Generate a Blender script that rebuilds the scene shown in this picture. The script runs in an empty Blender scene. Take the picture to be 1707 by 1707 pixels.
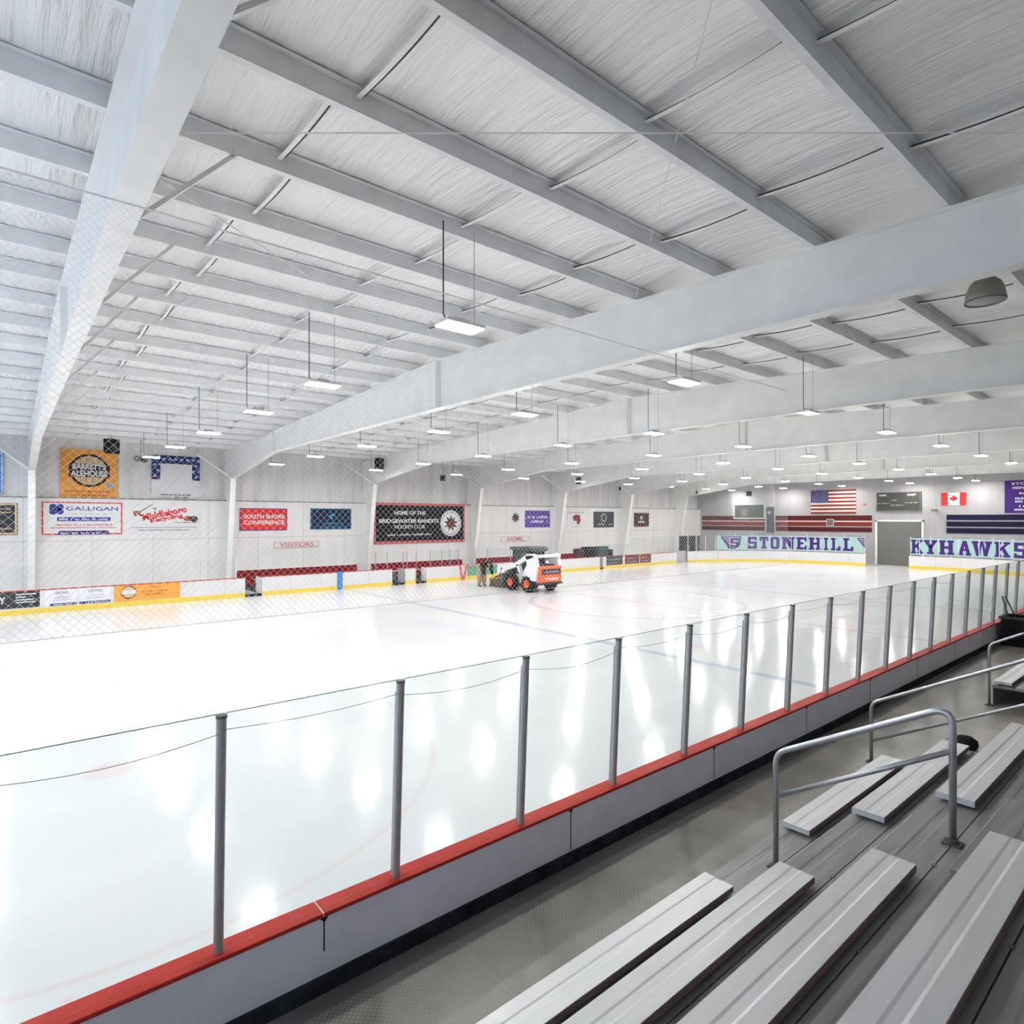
import bpy, bmesh, math, random
from mathutils import Vector, Matrix
random.seed(7)
C = bpy.context.scene.collection
PI = math.pi
# ---------------------------------------------------------------- camera, world, exposure
cam_d = bpy.data.cameras.new('camera'); cam = bpy.data.objects.new('camera', cam_d); C.objects.link(cam)
YAW = math.radians(50.106)
cam.location = (0, 0, 3.5); cam.rotation_euler = (PI/2, 0, YAW)
cam_d.sensor_width = 36; cam_d.lens = 36*1011.6/1707; cam_d.shift_y = (865.1-853.5)/1707
cam_d.clip_start = .05; cam_d.clip_end = 300
bpy.context.scene.camera = cam
w = bpy.data.worlds.new('world'); bpy.context.scene.world = w; w.use_nodes = True
w.node_tree.nodes['Background'].inputs[0].default_value = (.62, .79, 1.0, 1)
w.node_tree.nodes['Background'].inputs[1].default_value = .85
vs = bpy.context.scene.view_settings
vs.view_transform = 'Standard'; vs.look = 'None'; vs.gamma = 1; vs.exposure = 0.76; vs.use_curve_mapping = False
LAMP = 100.0

# ---------------------------------------------------------------- materials
MATS = {}
def mat(name, col, rough=.6, metal=0., spec=None, emit=0., noise=0., nscale=8., bump=0., bscale=60., coat=0., stretch=(1,1,1)):
    if name in MATS: return MATS[name]
    if spec is None: spec = .04 if (max(col) < .79 and metal == 0) else .3
    m = bpy.data.materials.new(name); m.use_nodes = True
    nt = m.node_tree; b = nt.nodes['Principled BSDF']
    b.inputs['Base Color'].default_value = (*col, 1); b.inputs['Roughness'].default_value = rough
    b.inputs['Metallic'].default_value = metal; b.inputs['Specular IOR Level'].default_value = spec
    if coat: b.inputs['Coat Weight'].default_value = coat
    if emit: b.inputs['Emission Color'].default_value = (*col, 1); b.inputs['Emission Strength'].default_value = emit
    tc = nt.nodes.new('ShaderNodeTexCoord'); mp = nt.nodes.new('ShaderNodeMapping'); mp.inputs['Scale'].default_value = stretch
    nt.links.new(tc.outputs['Object'], mp.inputs['Vector'])
    n = nt.nodes.new('ShaderNodeTexNoise'); n.inputs['Scale'].default_value = nscale; n.inputs['Detail'].default_value = 5
    nt.links.new(mp.outputs[0], n.inputs['Vector'])
    r = nt.nodes.new('ShaderNodeValToRGB'); k = noise if noise else .04
    r.color_ramp.elements[0].position = .3; r.color_ramp.elements[1].position = .7
    r.color_ramp.elements[0].color = (*[c*(1-k) for c in col], 1); r.color_ramp.elements[1].color = (*[min(1, c*(1+k*.4)) for c in col], 1)
    nt.links.new(n.outputs['Fac'], r.inputs[0]); nt.links.new(r.outputs[0], b.inputs['Base Color'])
    if bump:
        n2 = nt.nodes.new('ShaderNodeTexNoise'); n2.inputs['Scale'].default_value = bscale; nt.links.new(mp.outputs[0], n2.inputs['Vector'])
        bp = nt.nodes.new('ShaderNodeBump'); bp.inputs['Strength'].default_value = bump; bp.inputs['Distance'].default_value = .02
        nt.links.new(n2.outputs['Fac'], bp.inputs['Height']); nt.links.new(bp.outputs[0], b.inputs['Normal'])
    MATS[name] = m; return m
steel = mat('painted_steel', (.91, .905, .88), .5, noise=.06, nscale=2)
purl = mat('purlin_steel', (.90, .905, .91), .45, noise=.08, nscale=3)
wallw = mat('wall_paint', (.80, .78, .775), .7, noise=.08, nscale=1.2)
wallp = mat('wall_panel', (.84, .825, .82), .55, noise=.04, nscale=1.5)
dark = mat('dark_gap', (.05, .05, .05), .8)
white = mat('white_plastic', (.74, .735, .74), .35, noise=.03)
outer = mat('board_back', (.88, .85, .93), .55, noise=.06, nscale=3)
yellow = mat('yellow_kick', (.87, .66, .09), .45)
redm = mat('red_cap', (.52, .055, .045), .4, noise=.12, nscale=6)
kick = mat('black_base', (.035, .038, .048), .55, noise=.5, nscale=5)
postm = mat('aluminium_post', (.46, .43, .44), .42, metal=.4, noise=.1, nscale=20)
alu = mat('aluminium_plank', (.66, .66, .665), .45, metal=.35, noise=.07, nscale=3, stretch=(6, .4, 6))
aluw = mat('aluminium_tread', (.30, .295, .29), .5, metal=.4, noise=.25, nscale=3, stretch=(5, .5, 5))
pipe = mat('galvanised_pipe', (.52, .52, .54), .33, metal=.8, noise=.08)
black = mat('black_plastic', (.02, .02, .022), .5)
char = mat('charcoal', (.06, .062, .07), .6)
grey = mat('grey_steel', (.20, .20, .20), .5, noise=.1)
orange = mat('orange_paint', (.86, .16, .05), .4)
vinylo = mat('orange_vinyl', (.86, .38, .05), .5, noise=.05)
tan = mat('tan_vinyl', (.72, .52, .30), .5)
navy = mat('navy_vinyl', (.035, .05, .17), .5)
blue = mat('blue_vinyl', (.06, .25, .62), .5)
royal = mat('royal_vinyl', (.06, .07, .33), .5)
purple = mat('purple_vinyl', (.075, .035, .19), .5)
ltblue = mat('sky_vinyl', (.10, .38, .60), .5)
redv = mat('red_vinyl', (.72, .045, .045), .5)
pinkr = mat('faded_red', (.60, .15, .16), .5)
maroon = mat('maroon_paint', (.10, .025, .025), .6)
brick = mat('brick_red_paint', (.22, .045, .035), .6)
darkred = mat('dark_red_paint', (.27, .018, .022), .5)
nav2 = mat('night_blue_paint', (.022, .02, .045), .6)
whitev = mat('white_vinyl', (.78, .78, .79), .5)
greyv = mat('grey_vinyl', (.45, .44, .46), .5)
mint = mat('mint_film', (.40, .58, .55), .35)
green = mat('green_vinyl', (.14, .36, .23), .5)
brown = mat('dirty_snow_brown', (.17, .12, .08), .9, noise=.6, nscale=12, bump=.8, bscale=20)
tanp = mat('tan_trousers', (.42, .34, .24), .9)
skin = mat('skin', (.55, .35, .27), .6)
rubber = mat('tyre_rubber', (.025, .024, .023), .85, bump=.3)
doorm = mat('rolling_door', (.20, .195, .19), .5)
blot = mat('blotch_vinyl', (.5, .52, .58), .5)
wiremat = mat('white_cord', (.8, .8, .8), .6)
def net_mat():
    m = bpy.data.materials.new('white_net_twine'); m.use_nodes = True; nt = m.node_tree; nt.nodes.clear()
    o = nt.nodes.new('ShaderNodeOutputMaterial'); d = nt.nodes.new('ShaderNodeBsdfDiffuse'); t = nt.nodes.new('ShaderNodeBsdfTranslucent')
    n = nt.nodes.new('ShaderNodeTexNoise'); r = nt.nodes.new('ShaderNodeValToRGB'); r.color_ramp.elements[0].color = (.88, .88, .88, 1); r.color_ramp.elements[1].color = (.95, .95, .95, 1)
    nt.links.new(n.outputs['Fac'], r.inputs[0]); x = nt.nodes.new('ShaderNodeMixShader'); x.inputs[0].default_value = .5
    nt.links.new(r.outputs[0], d.inputs[0]); nt.links.new(r.outputs[0], t.inputs[0]); nt.links.new(d.outputs[0], x.inputs[1]); nt.links.new(t.outputs[0], x.inputs[2]); nt.links.new(x.outputs[0], o.inputs[0]); return m
netm = net_mat()
darkw = mat('dark_cord', (.06, .06, .06), .6)
hood = mat('lamp_hood', (.30, .29, .25), .4, metal=.4)

def glass_mat(name, tint, g=.06):
    m = bpy.data.materials.new(name); m.use_nodes = True; nt = m.node_tree; nt.nodes.clear()
    o = nt.nodes.new('ShaderNodeOutputMaterial'); t = nt.nodes.new('ShaderNodeBsdfTransparent'); t.inputs[0].default_value = (*tint, 1)
    gl = nt.nodes.new('ShaderNodeBsdfGlossy'); gl.inputs['Roughness'].default_value = .03; gl.inputs[0].default_value = (.8, .8, .8, 1)
    lf = nt.nodes.new('ShaderNodeLayerWeight'); lp = nt.nodes.new('ShaderNodeMath'); lp.operation = 'POWER'; lp.inputs[1].default_value = 5
    lw = nt.nodes.new('ShaderNodeMath'); lw.operation = 'MULTIPLY_ADD'; lw.inputs[1].default_value = .5; lw.inputs[2].default_value = .02
    nt.links.new(lf.outputs['Facing'], lp.inputs[0]); nt.links.new(lp.outputs[0], lw.inputs[0])
    tc = nt.nodes.new('ShaderNodeTexCoord'); n = nt.nodes.new('ShaderNodeTexNoise'); n.inputs['Scale'].default_value = 3
    ma = nt.nodes.new('ShaderNodeMath'); ma.operation = 'MULTIPLY'; ma.inputs[1].default_value = g*2
    nt.links.new(tc.outputs['Object'], n.inputs['Vector']); nt.links.new(n.outputs['Fac'], ma.inputs[0])
    df = nt.nodes.new('ShaderNodeBsdfDiffuse'); df.inputs[0].default_value = (.75, .8, .8, 1)
    m1 = nt.nodes.new('ShaderNodeMixShader'); m2 = nt.nodes.new('ShaderNodeMixShader')
    nt.links.new(lw.outputs[0], m1.inputs[0]); nt.links.new(t.outputs[0], m1.inputs[1]); nt.links.new(gl.outputs[0], m1.inputs[2])
    nt.links.new(ma.outputs[0], m2.inputs[0]); nt.links.new(m1.outputs[0], m2.inputs[1]); nt.links.new(df.outputs[0], m2.inputs[2])
    nt.links.new(m2.outputs[0], o.inputs[0]); return m
glass = glass_mat('rink_glass', (.955, .978, .975), .006)
glass2 = glass_mat('clear_low_glass', (.985, .992, .99), .002)
cabglass = glass_mat('cab_glass', (.25, .3, .28), .1)
edgem = mat('glass_edge', (.22, .33, .31), .3)

def lamp_mat(name, s):
    m = bpy.data.materials.new(name); m.use_nodes = True; b = m.node_tree.nodes['Principled BSDF']
    b.inputs['Base Color'].default_value = (.9, .9, .9, 1)
    tc = m.node_tree.nodes.new('ShaderNodeTexCoord'); n = m.node_tree.nodes.new('ShaderNodeTexNoise')
    m.node_tree.links.new(tc.outputs['Object'], n.inputs['Vector']); m.node_tree.links.new(n.outputs['Fac'], b.inputs['Roughness'])
    b.inputs['Emission Color'].default_value = (1.0, .985, .965, 1); b.inputs['Emission Strength'].default_value = s
    return m
led = lamp_mat('led_diffuser', LAMP); ledoff = lamp_mat('led_diffuser_dim', .6)

# node helper for the ice paint and the mats
class NX:
    def __init__(s, nt): s.nt = nt
    def m(s, op, a, b=None, c=None):
        n = s.nt.nodes.new('ShaderNodeMath'); n.operation = op
        for i, v in enumerate((a, b, c)):
            if v is None: continue
            if isinstance(v, (int, float)): n.inputs[i].default_value = v
            else: s.nt.links.new(v, n.inputs[i])
        return n.outputs[0]
    def band(s, v, c, h, soft=.04):     # 1 where |v-c|<h
        d = s.m('ABSOLUTE', s.m('SUBTRACT', v, c)); return s.sm(d, h, soft)
    def sm(s, d, h, soft):
        n = s.nt.nodes.new('ShaderNodeMapRange'); n.interpolation_type = 'SMOOTHSTEP'
        n.inputs['From Min'].default_value = h-soft; n.inputs['From Max'].default_value = h+soft
        n.inputs['To Min'].default_value = 1; n.inputs['To Max'].default_value = 0
        s.nt.links.new(d, n.inputs['Value']); return n.outputs[0]
    def dist(s, x, y, cx, cy):
        a = s.m('SUBTRACT', x, cx); b = s.m('SUBTRACT', y, cy)
        return s.m('SQRT', s.m('ADD', s.m('MULTIPLY', a, a), s.m('MULTIPLY', b, b)))
    def mix(s, base, col, fac):
        n = s.nt.nodes.new('ShaderNodeMix'); n.data_type = 'RGBA'
        s.nt.links.new(fac, n.inputs[0]); s.nt.links.new(base, n.inputs[6]); n.inputs[7].default_value = (*col, 1); return n.outputs[2]

def ice_material():
    m = bpy.data.materials.new('ice'); m.use_nodes = True; nt = m.node_tree; b = nt.nodes['Principled BSDF']; h = NX(nt)
    tc = nt.nodes.new('ShaderNodeTexCoord'); sp = nt.nodes.new('ShaderNodeSeparateXYZ'); nt.links.new(tc.outputs['Object'], sp.inputs[0])
    x, y = sp.outputs[0], sp.outputs[1]
    n = nt.nodes.new('ShaderNodeTexNoise'); n.inputs['Scale'].default_value = .35; n.inputs['Detail'].default_value = 6
    nt.links.new(tc.outputs['Object'], n.inputs['Vector'])
    r = nt.nodes.new('ShaderNodeValToRGB'); r.color_ramp.elements[0].color = (.63, .642, .65, 1); r.color_ramp.elements[1].color = (.695, .69, .695, 1)
    r.color_ramp.elements[0].position = .3; r.color_ramp.elements[1].position = .65
    nt.links.new(n.outputs['Fac'], r.inputs[0]); c = r.outputs[0]
    wear = nt.nodes.new('ShaderNodeTexNoise'); wear.inputs['Scale'].default_value = 1.1; wear.inputs['Detail'].default_value = 4
    nt.links.new(tc.outputs['Object'], wear.inputs['Vector'])
    wr = h.m('MULTIPLY_ADD', wear.outputs['Fac'], 1.2, .25)
    def paint(mask, col, k):
        nonlocal c
        f = h.m('MULTIPLY', h.m('MULTIPLY', mask, k), wr); f = h.m('MINIMUM', f, 1.0); c = h.mix(c, col, f)
    paint(h.band(y, 13.05, .15), (.30, .38, .55), .55)
    paint(h.band(y, 28.13, .15), (.30, .38, .55), .45)
    paint(h.band(y, 20.46, .12), (.60, .40, .42), .55)
    paint(h.band(y, 45.2, .05), (.65, .35, .35), .35)
    paint(h.band(y, -4.3, .05), (.65, .35, .35), .35)
    for cx_, cy_ in ((-10.1, 1.1), (-22.7, 1.1), (-10.1, 39.8), (-22.7, 39.8)):
        d = h.dist(x, y, cx_, cy_)
        paint(h.band(d, 4.5, .04, .03), (.68, .48, .50), .38); paint(h.sm(d, .3, .05), (.68, .4, .42), .35)
        # hash marks outside the circle
        for sgn in (-1, 1):
            hm = h.m('MULTIPLY', h.m('MAXIMUM', h.band(y, cy_-.75, .04), h.band(y, cy_+.75, .04)), h.band(x, cx_+sgn*4.95, .35))
            paint(hm, (.72, .42, .45), .4)
    for cx_, cy_ in ((-9.6, 14.6), (-23.2, 14.6), (-9.6, 26.5), (-23.2, 26.5)):
        paint(h.sm(h.dist(x, y, cx_, cy_), .3, .05), (.68, .4, .42), .45)
    d = h.dist(x, y, -16.4, 20.46)
    ang = h.m('ARCTAN2', h.m('SUBTRACT', y, 20.46), h.m('SUBTRACT', x, -16.4))
    paint(h.band(d, 4.4, .08), (.45, .44, .50), .55)
    paint(h.band(d, 3.9, .42, .05), (.62, .62, .66), .40)
    lett = h.m('MULTIPLY', h.band(d, 3.9, .24, .05), h.m('GREATER_THAN', h.m('SINE', h.m('MULTIPLY', ang, 34)), -.1))
    paint(lett, (.95, .95, .95), .45)
    paint(h.band(d, 2.4, .9, .5), (.70, .70, .74), .35); paint(h.sm(h.dist(x, y, -16.9, 19.9), 1.1, .6), (.66, .60, .64), .3)
    # two faded sponsor patches under the ice
    paint(h.m('MULTIPLY', h.band(x, -16.3, 2.0, .15), h.band(h.m('MULTIPLY_ADD', x, -.05, y), 11.75, .45, .12)), (.60, .58, .72), .35)
    paint(h.m('MULTIPLY', h.band(x, -16.6, 2.3, .15), h.band(y, 30.0, .9, .2)), (.60, .58, .70), .35)
    nt.links.new(c, b.inputs['Base Color'])
    n3 = nt.nodes.new('ShaderNodeTexNoise'); n3.inputs['Scale'].default_value = 2.2; n3.inputs['Detail'].default_value = 6
    nt.links.new(tc.outputs['Object'], n3.inputs['Vector'])
    nt.links.new(h.m('MULTIPLY_ADD', n3.outputs['Fac'], .03, .12), b.inputs['Roughness'])
    bp = nt.nodes.new('ShaderNodeBump'); bp.inputs['Strength'].default_value = .015; bp.inputs['Distance'].default_value = .02
    nt.links.new(n3.outputs['Fac'], bp.inputs['Height']); nt.links.new(bp.outputs[0], b.inputs['Normal'])
    b.inputs['IOR'].default_value = 1.33; b.inputs['Specular IOR Level'].default_value = .22
    return m
def mat_floor():
    m = bpy.data.materials.new('rubber_floor'); m.use_nodes = True; nt = m.node_tree; b = nt.nodes['Principled BSDF']; h = NX(nt)
    tc = nt.nodes.new('ShaderNodeTexCoord'); sp = nt.nodes.new('ShaderNodeSeparateXYZ'); nt.links.new(tc.outputs['Object'], sp.inputs[0])
    x, y = sp.outputs[0], sp.outputs[1]
    n = nt.nodes.new('ShaderNodeTexNoise'); n.inputs['Scale'].default_value = 1.3; n.inputs['Detail'].default_value = 5
    nt.links.new(tc.outputs['Object'], n.inputs['Vector'])
    r = nt.nodes.new('ShaderNodeValToRGB'); r.color_ramp.elements[0].color = (.18, .158, .136, 1); r.color_ramp.elements[1].color = (.32, .285, .25, 1)
    r.color_ramp.elements[0].position = .35; r.color_ramp.elements[1].position = .65
    nt.links.new(n.outputs['Fac'], r.inputs[0]); c = r.outputs[0]
    K = 2*PI/.045
    u = h.m('SINE', h.m('MULTIPLY', x, K)); v = h.m('SINE', h.m('MULTIPLY', y, K)); dm = h.m('MULTIPLY', u, v)
    on = h.m('MULTIPLY', h.m('GREATER_THAN', dm, .12), h.m('GREATER_THAN', x, -3.96))
    c = h.mix(c, (.33, .31, .275), h.m('MULTIPLY', on, .55))
    c = h.mix(c, (.10, .10, .10), h.m('MULTIPLY', h.m('LESS_THAN', x, -3.96), .55))
    seam = h.m('MULTIPLY', h.band(h.m('FLOORED_MODULO', y, 1.83), .9, .006, .004), h.m('GREATER_THAN', x, -3.96))
    c = h.mix(c, (.4, .39, .36), h.m('MULTIPLY', seam, .35))
    nt.links.new(c, b.inputs['Base Color']); b.inputs['Roughness'].default_value = .36
    bp = nt.nodes.new('ShaderNodeBump'); bp.inputs['Strength'].default_value = .35; bp.inputs['Distance'].default_value = .003
    nt.links.new(on, bp.inputs['Height']); nt.links.new(bp.outputs[0], b.inputs['Normal'])
    return m
def foil_mat():
    m = bpy.data.materials.new('insulation_foil'); m.use_nodes = True; nt = m.node_tree; b = nt.nodes['Principled BSDF']; h = NX(nt)
    tc = nt.nodes.new('ShaderNodeTexCoord'); mp = nt.nodes.new('ShaderNodeMapping'); mp.inputs['Scale'].default_value = (.7, 7, 1)
    nt.links.new(tc.outputs['Object'], mp.inputs[0])
    n = nt.nodes.new('ShaderNodeTexNoise'); n.inputs['Scale'].default_value = 1.6; n.inputs['Detail'].default_value = 5; n.inputs['Roughness'].default_value = .55
    nt.links.new(mp.outputs[0], n.inputs['Vector'])
    r = nt.nodes.new('ShaderNodeValToRGB'); r.color_ramp.elements[0].color = (.88, .87, .86, 1); r.color_ramp.elements[1].color = (.96, .955, .945, 1)
    n0 = nt.nodes.new('ShaderNodeTexNoise'); n0.inputs['Scale'].default_value = .7; nt.links.new(tc.outputs['Object'], n0.inputs['Vector'])
    nt.links.new(n0.outputs['Fac'], r.inputs[0]); nt.links.new(r.outputs[0], b.inputs['Base Color'])
    b.inputs['Roughness'].default_value = .40; b.inputs['Metallic'].default_value = .2
    bp = nt.nodes.new('ShaderNodeBump'); bp.inputs['Strength'].default_value = .85; bp.inputs['Distance'].default_value = .08
    nt.links.new(n.outputs['Fac'], bp.inputs['Height']); nt.links.new(bp.outputs[0], b.inputs['Normal'])
    return m
def wall_mat(name, col, ribs, axis, amp=.25):
    m = bpy.data.materials.new(name); m.use_nodes = True; nt = m.node_tree; b = nt.nodes['Principled BSDF']; h = NX(nt)
    tc = nt.nodes.new('ShaderNodeTexCoord'); sp = nt.nodes.new('ShaderNodeSeparateXYZ'); nt.links.new(tc.outputs['Object'], sp.inputs[0])
    mp = nt.nodes.new('ShaderNodeMapping'); mp.inputs['Scale'].default_value = (1, 1, .12); nt.links.new(tc.outputs['Object'], mp.inputs[0])
    n = nt.nodes.new('ShaderNodeTexNoise'); n.inputs['Scale'].default_value = 2.5; n.inputs['Detail'].default_value = 6; nt.links.new(mp.outputs[0], n.inputs['Vector'])
    r = nt.nodes.new('ShaderNodeValToRGB'); r.color_ramp.elements[0].color = (*[c*(1-amp) for c in col], 1); r.color_ramp.elements[1].color = (*col, 1)
    r.color_ramp.elements[0].position = .25; r.color_ramp.elements[1].position = .6
    nt.links.new(n.outputs['Fac'], r.inputs[0]); c = r.outputs[0]
    s = h.m('SINE', h.m('MULTIPLY', sp.outputs[axis], 2*PI/ribs))
    c = h.mix(c, tuple(k*.72 for k in col), h.m('MULTIPLY', h.m('GREATER_THAN', s, .9975), .6))
    nt.links.new(c, b.inputs['Base Color']); b.inputs['Roughness'].default_value = .65
    bp = nt.nodes.new('ShaderNodeBump'); bp.inputs['Strength'].default_value = .2; bp.inputs['Distance'].default_value = .02
    nt.links.new(n.outputs['Fac'], bp.inputs['Height']); nt.links.new(bp.outputs[0], b.inputs['Normal'])
    return m

# ---------------------------------------------------------------- builders
def tag(o, label=None, cat=None, group=None, kind=None):
    if label: o['label'] = label
    if cat: o['category'] = cat
    if group: o['group'] = group
    if kind: o['kind'] = kind
    return o
def link(name, me, m, parent=None):
    o = bpy.data.objects.new(name, me); C.objects.link(o)
    if m is not None: me.materials.append(m)
    if parent is not None: o.parent = parent; o.matrix_parent_inverse = Matrix.Translation(-parent.location) if parent.rotation_euler[2] == 0 else Matrix()
    return o
def empty(name, loc, rz=0):
    o = bpy.data.objects.new(name, None); C.objects.link(o); o.location = loc; o.rotation_euler = (0, 0, rz); o.empty_display_size = .1
    return o
class MB:
    def __init__(s): s.v = []; s.f = []
    def quads(s, vs, fs): n = len(s.v); s.v += [tuple(p) for p in vs]; s.f += [tuple(i+n for i in f) for f in fs]; return s
    def box(s, x0, x1, y0, y1, z0, z1, M=None):
        vs = [(x0,y0,z0),(x1,y0,z0),(x1,y1,z0),(x0,y1,z0),(x0,y0,z1),(x1,y0,z1),(x1,y1,z1),(x0,y1,z1)]
        if M: vs = [M @ Vector(p) for p in vs]
        return s.quads(vs, [(0,3,2,1),(4,5,6,7),(0,1,5,4),(1,2,6,5),(2,3,7,6),(3,0,4,7)])
    def beam(s, a, b, w=.05, h=.05):     # rectangular bar from a to b
        a, b = Vector(a), Vector(b); d = (b-a).normalized(); up = Vector((0,0,1)) if abs(d.z) < .95 else Vector((0,1,0))
        r = d.cross(up).normalized()*w/2; u = r.cross(d).normalized()*h/2
        vs = [a-r-u, a+r-u, a+r+u, a-r+u, b-r-u, b+r-u, b+r+u, b-r+u]
        return s.quads(vs, [(0,3,2,1),(4,5,6,7),(0,1,5,4),(1,2,6,5),(2,3,7,6),(3,0,4,7)])
    def prism(s, poly, ext):             # poly: 3d points, ext: vector
        n = len(poly); e = Vector(ext); vs = [Vector(p) for p in poly] + [Vector(p)+e for p in poly]
        return s.quads(vs, [tuple(range(n))[::-1], tuple(range(n, 2*n))] + [(i, (i+1) % n, n+(i+1) % n, n+i) for i in range(n)])
    def tube(s, pts, r, n=10, caps=True):
        pts = [Vector(p) for p in pts]; base = len(s.v); prev = None
        for i, p in enumerate(pts):
            t = (pts[min(i+1, len(pts)-1)] - pts[max(i-1, 0)]).normalized()
            if prev is None:
                a = Vector((0,0,1)) if abs(t.z) < .9 else Vector((1,0,0)); u = t.cross(a).normalized()
            else: u = (prev - t*prev.dot(t)).normalized()
            prev = u; v = t.cross(u); rr = r[i] if isinstance(r, (list, tuple)) else r
            s.v += [tuple(p + u*math.cos(2*PI*k/n)*rr + v*math.sin(2*PI*k/n)*rr) for k in range(n)]
        for i in range(len(pts)-1):
            for k in range(n):
                a = base+i*n+k; b = base+i*n+(k+1) % n; s.f.append((a, b, b+n, a+n))
        if caps: s.f.append(tuple(base+k for k in range(n))[::-1]); s.f.append(tuple(base+(len(pts)-1)*n+k for k in range(n)))
        return s
    def lathe(s, prof, c=(0,0,0), n=24, axis='z'):
        base = len(s.v); c = Vector(c)
        for r, z in prof:
            for k in range(n):
                a = 2*PI*k/n; q = (r*math.cos(a), r*math.sin(a), z)
                if axis == 'y': q = (q[0], q[2], q[1])
                if axis == 'x': q = (q[2], q[0], q[1])
                s.v.append(tuple(c+Vector(q)))
        for i in range(len(prof)-1):
            for k in range(n): a = base+i*n+k; b = base+i*n+(k+1) % n; s.f.append((a, b, b+n, a+n))
        return s
    def build(s, name, m, parent=None, smooth=False, bevel=0):
        me = bpy.data.meshes.new(name); me.from_pydata(s.v, [], s.f)
        bm = bmesh.new(); bm.from_mesh(me); bmesh.ops.recalc_face_normals(bm, faces=bm.faces)
        bm.to_mesh(me); bm.free()
        if smooth:
            for p in me.polygons: p.use_smooth = True
        o = link(name, me, m, parent)
        if bevel:
            b = o.modifiers.new('bevel', 'BEVEL'); b.width = bevel; b.segments = 2; b.limit_method = 'ANGLE'
        return o
def copy_tree(o, parent=None, loc=None):
    c = o.copy(); C.objects.link(c)
    if parent: c.parent = parent
    if loc is not None: c.location = loc
    for ch in [k for k in bpy.data.objects if k.parent == o]: copy_tree(ch, c)
    return c
ORD = ['first','second','third','fourth','fifth','sixth','seventh','eighth','ninth','tenth','eleventh','twelfth','thirteenth','fourteenth','fifteenth','sixteenth','seventeenth','eighteenth','nineteenth','twentieth','twenty-first','twenty-second','twenty-third','twenty-fourth','twenty-fifth','twenty-sixth','twenty-seventh','twenty-eighth','twenty-ninth','thirtieth']

# planes for signs: origin function (u, z, offset) -> world
XL = -33.5; YE = 51.88
def PL(u, z, o=0): return Vector((XL+o, u, z))            # left wall
def PE(u, z, o=0): return Vector((u, YE-o, z))            # end wall
def PB(u, z, o=0): return Vector((-28.55+o, u, z))        # ice face of the left boards
def PU(u, z, o=0): return Vector((-33.82+o, u, z))        # upper left wall
def rect(mb, P, u0, u1, z0, z1, o, t=.006):
    return mb.quads([P(u0,z0,o),P(u1,z0,o),P(u1,z1,o),P(u0,z1,o),P(u0,z0,o+t),P(u1,z0,o+t),P(u1,z1,o+t),P(u0,z1,o+t)],
                    [(0,3,2,1),(4,5,6,7),(0,1,5,4),(1,2,6,5),(2,3,7,6),(3,0,4,7)])
def poly(mb, P, pts, o, t=.006):
    n = len(pts); return mb.quads([P(a,b,o) for a,b in pts]+[P(a,b,o+t) for a,b in pts], [tuple(range(n))[::-1], tuple(range(n,2*n))]+[(i,(i+1)%n,n+(i+1)%n,n+i) for i in range(n)])
def disc(mb, P, u, z, r, o, ru=None, n=28, t=.006): return poly(mb, P, [(u+(ru or r)*math.cos(2*PI*k/n), z+r*math.sin(2*PI*k/n)) for k in range(n)], o, t)
def star(mb, P, u, z, r, o, n=5, k=.4, rot=PI/2): return poly(mb, P, [(u+(r if i%2==0 else r*k)*math.cos(rot+PI*i/n), z+(r if i%2==0 else r*k)*math.sin(rot+PI*i/n)) for i in range(2*n)], o)
def marks(mb, P, u0, u1, z, h, o, dens=3.2):  # unreadably small print as short strokes
    u = u0
    while u < u1-.02:
        l = h*random.uniform(.35, .7)
        if random.random() > .15: rect(mb, P, u, min(u+l, u1), z, z+h*random.choice((.7,1,.85)), o)
        u += l+h*.28
    return mb
def text(s, P, u0, u1, z0, z1, o, m, parent, name='lettering', bold=.02, rot=0, font_shear=0, space=1):
    cu = bpy.data.curves.new('t', 'FONT'); cu.body = s; cu.offset = bold; cu.extrude = .001; cu.shear = font_shear; cu.space_character = space; cu.resolution_u = 3
    cu.align_x = 'CENTER'
    to = bpy.data.objects.new('t', cu); C.objects.link(to); bpy.context.view_layer.update()
    me = bpy.data.meshes.new_from_object(to); bpy.data.objects.remove(to)
    xs = [v.co.x for v in me.vertices]; ys = [v.co.y for v in me.vertices]
    xa, xb, ya, yb = min(xs), max(xs), min(ys), max(ys); uc, zc = (u0+u1)/2, (z0+z1)/2
    for v in me.vertices:
        a = (v.co.x-xa)/(xb-xa)*(u1-u0)-(u1-u0)/2; b = (v.co.y-ya)/(yb-ya)*(z1-z0)-(z1-z0)/2
        a, b = a*math.cos(rot)-b*math.sin(rot), a*math.sin(rot)+b*math.cos(rot)
        v.co = P(uc+a, zc+b, o+(.006 if v.co.z > 0 else 0))
    me.materials.clear(); me.name = name
    return link(name, me, m, parent)
def panel(name, P, u0, u1, z0, z1, m, label, cat, o=0, t=.02, group=None):
    ob = rect(MB(), P, u0, u1, z0, z1, o, t).build(name, m); return tag(ob, label, cat, group)
def border(P, u0, u1, z0, z1, w_, o, m, parent, wz=None):
    wz = wz or w_; mb = MB(); rect(mb, P, u0, u1, z0, z0+wz, o); rect(mb, P, u0, u1, z1-wz, z1, o); rect(mb, P, u0, u0+w_, z0+wz, z1-wz, o); rect(mb, P, u1-w_, u1, z0+wz, z1-wz, o)
    return mb.build('border', m, parent)

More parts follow.
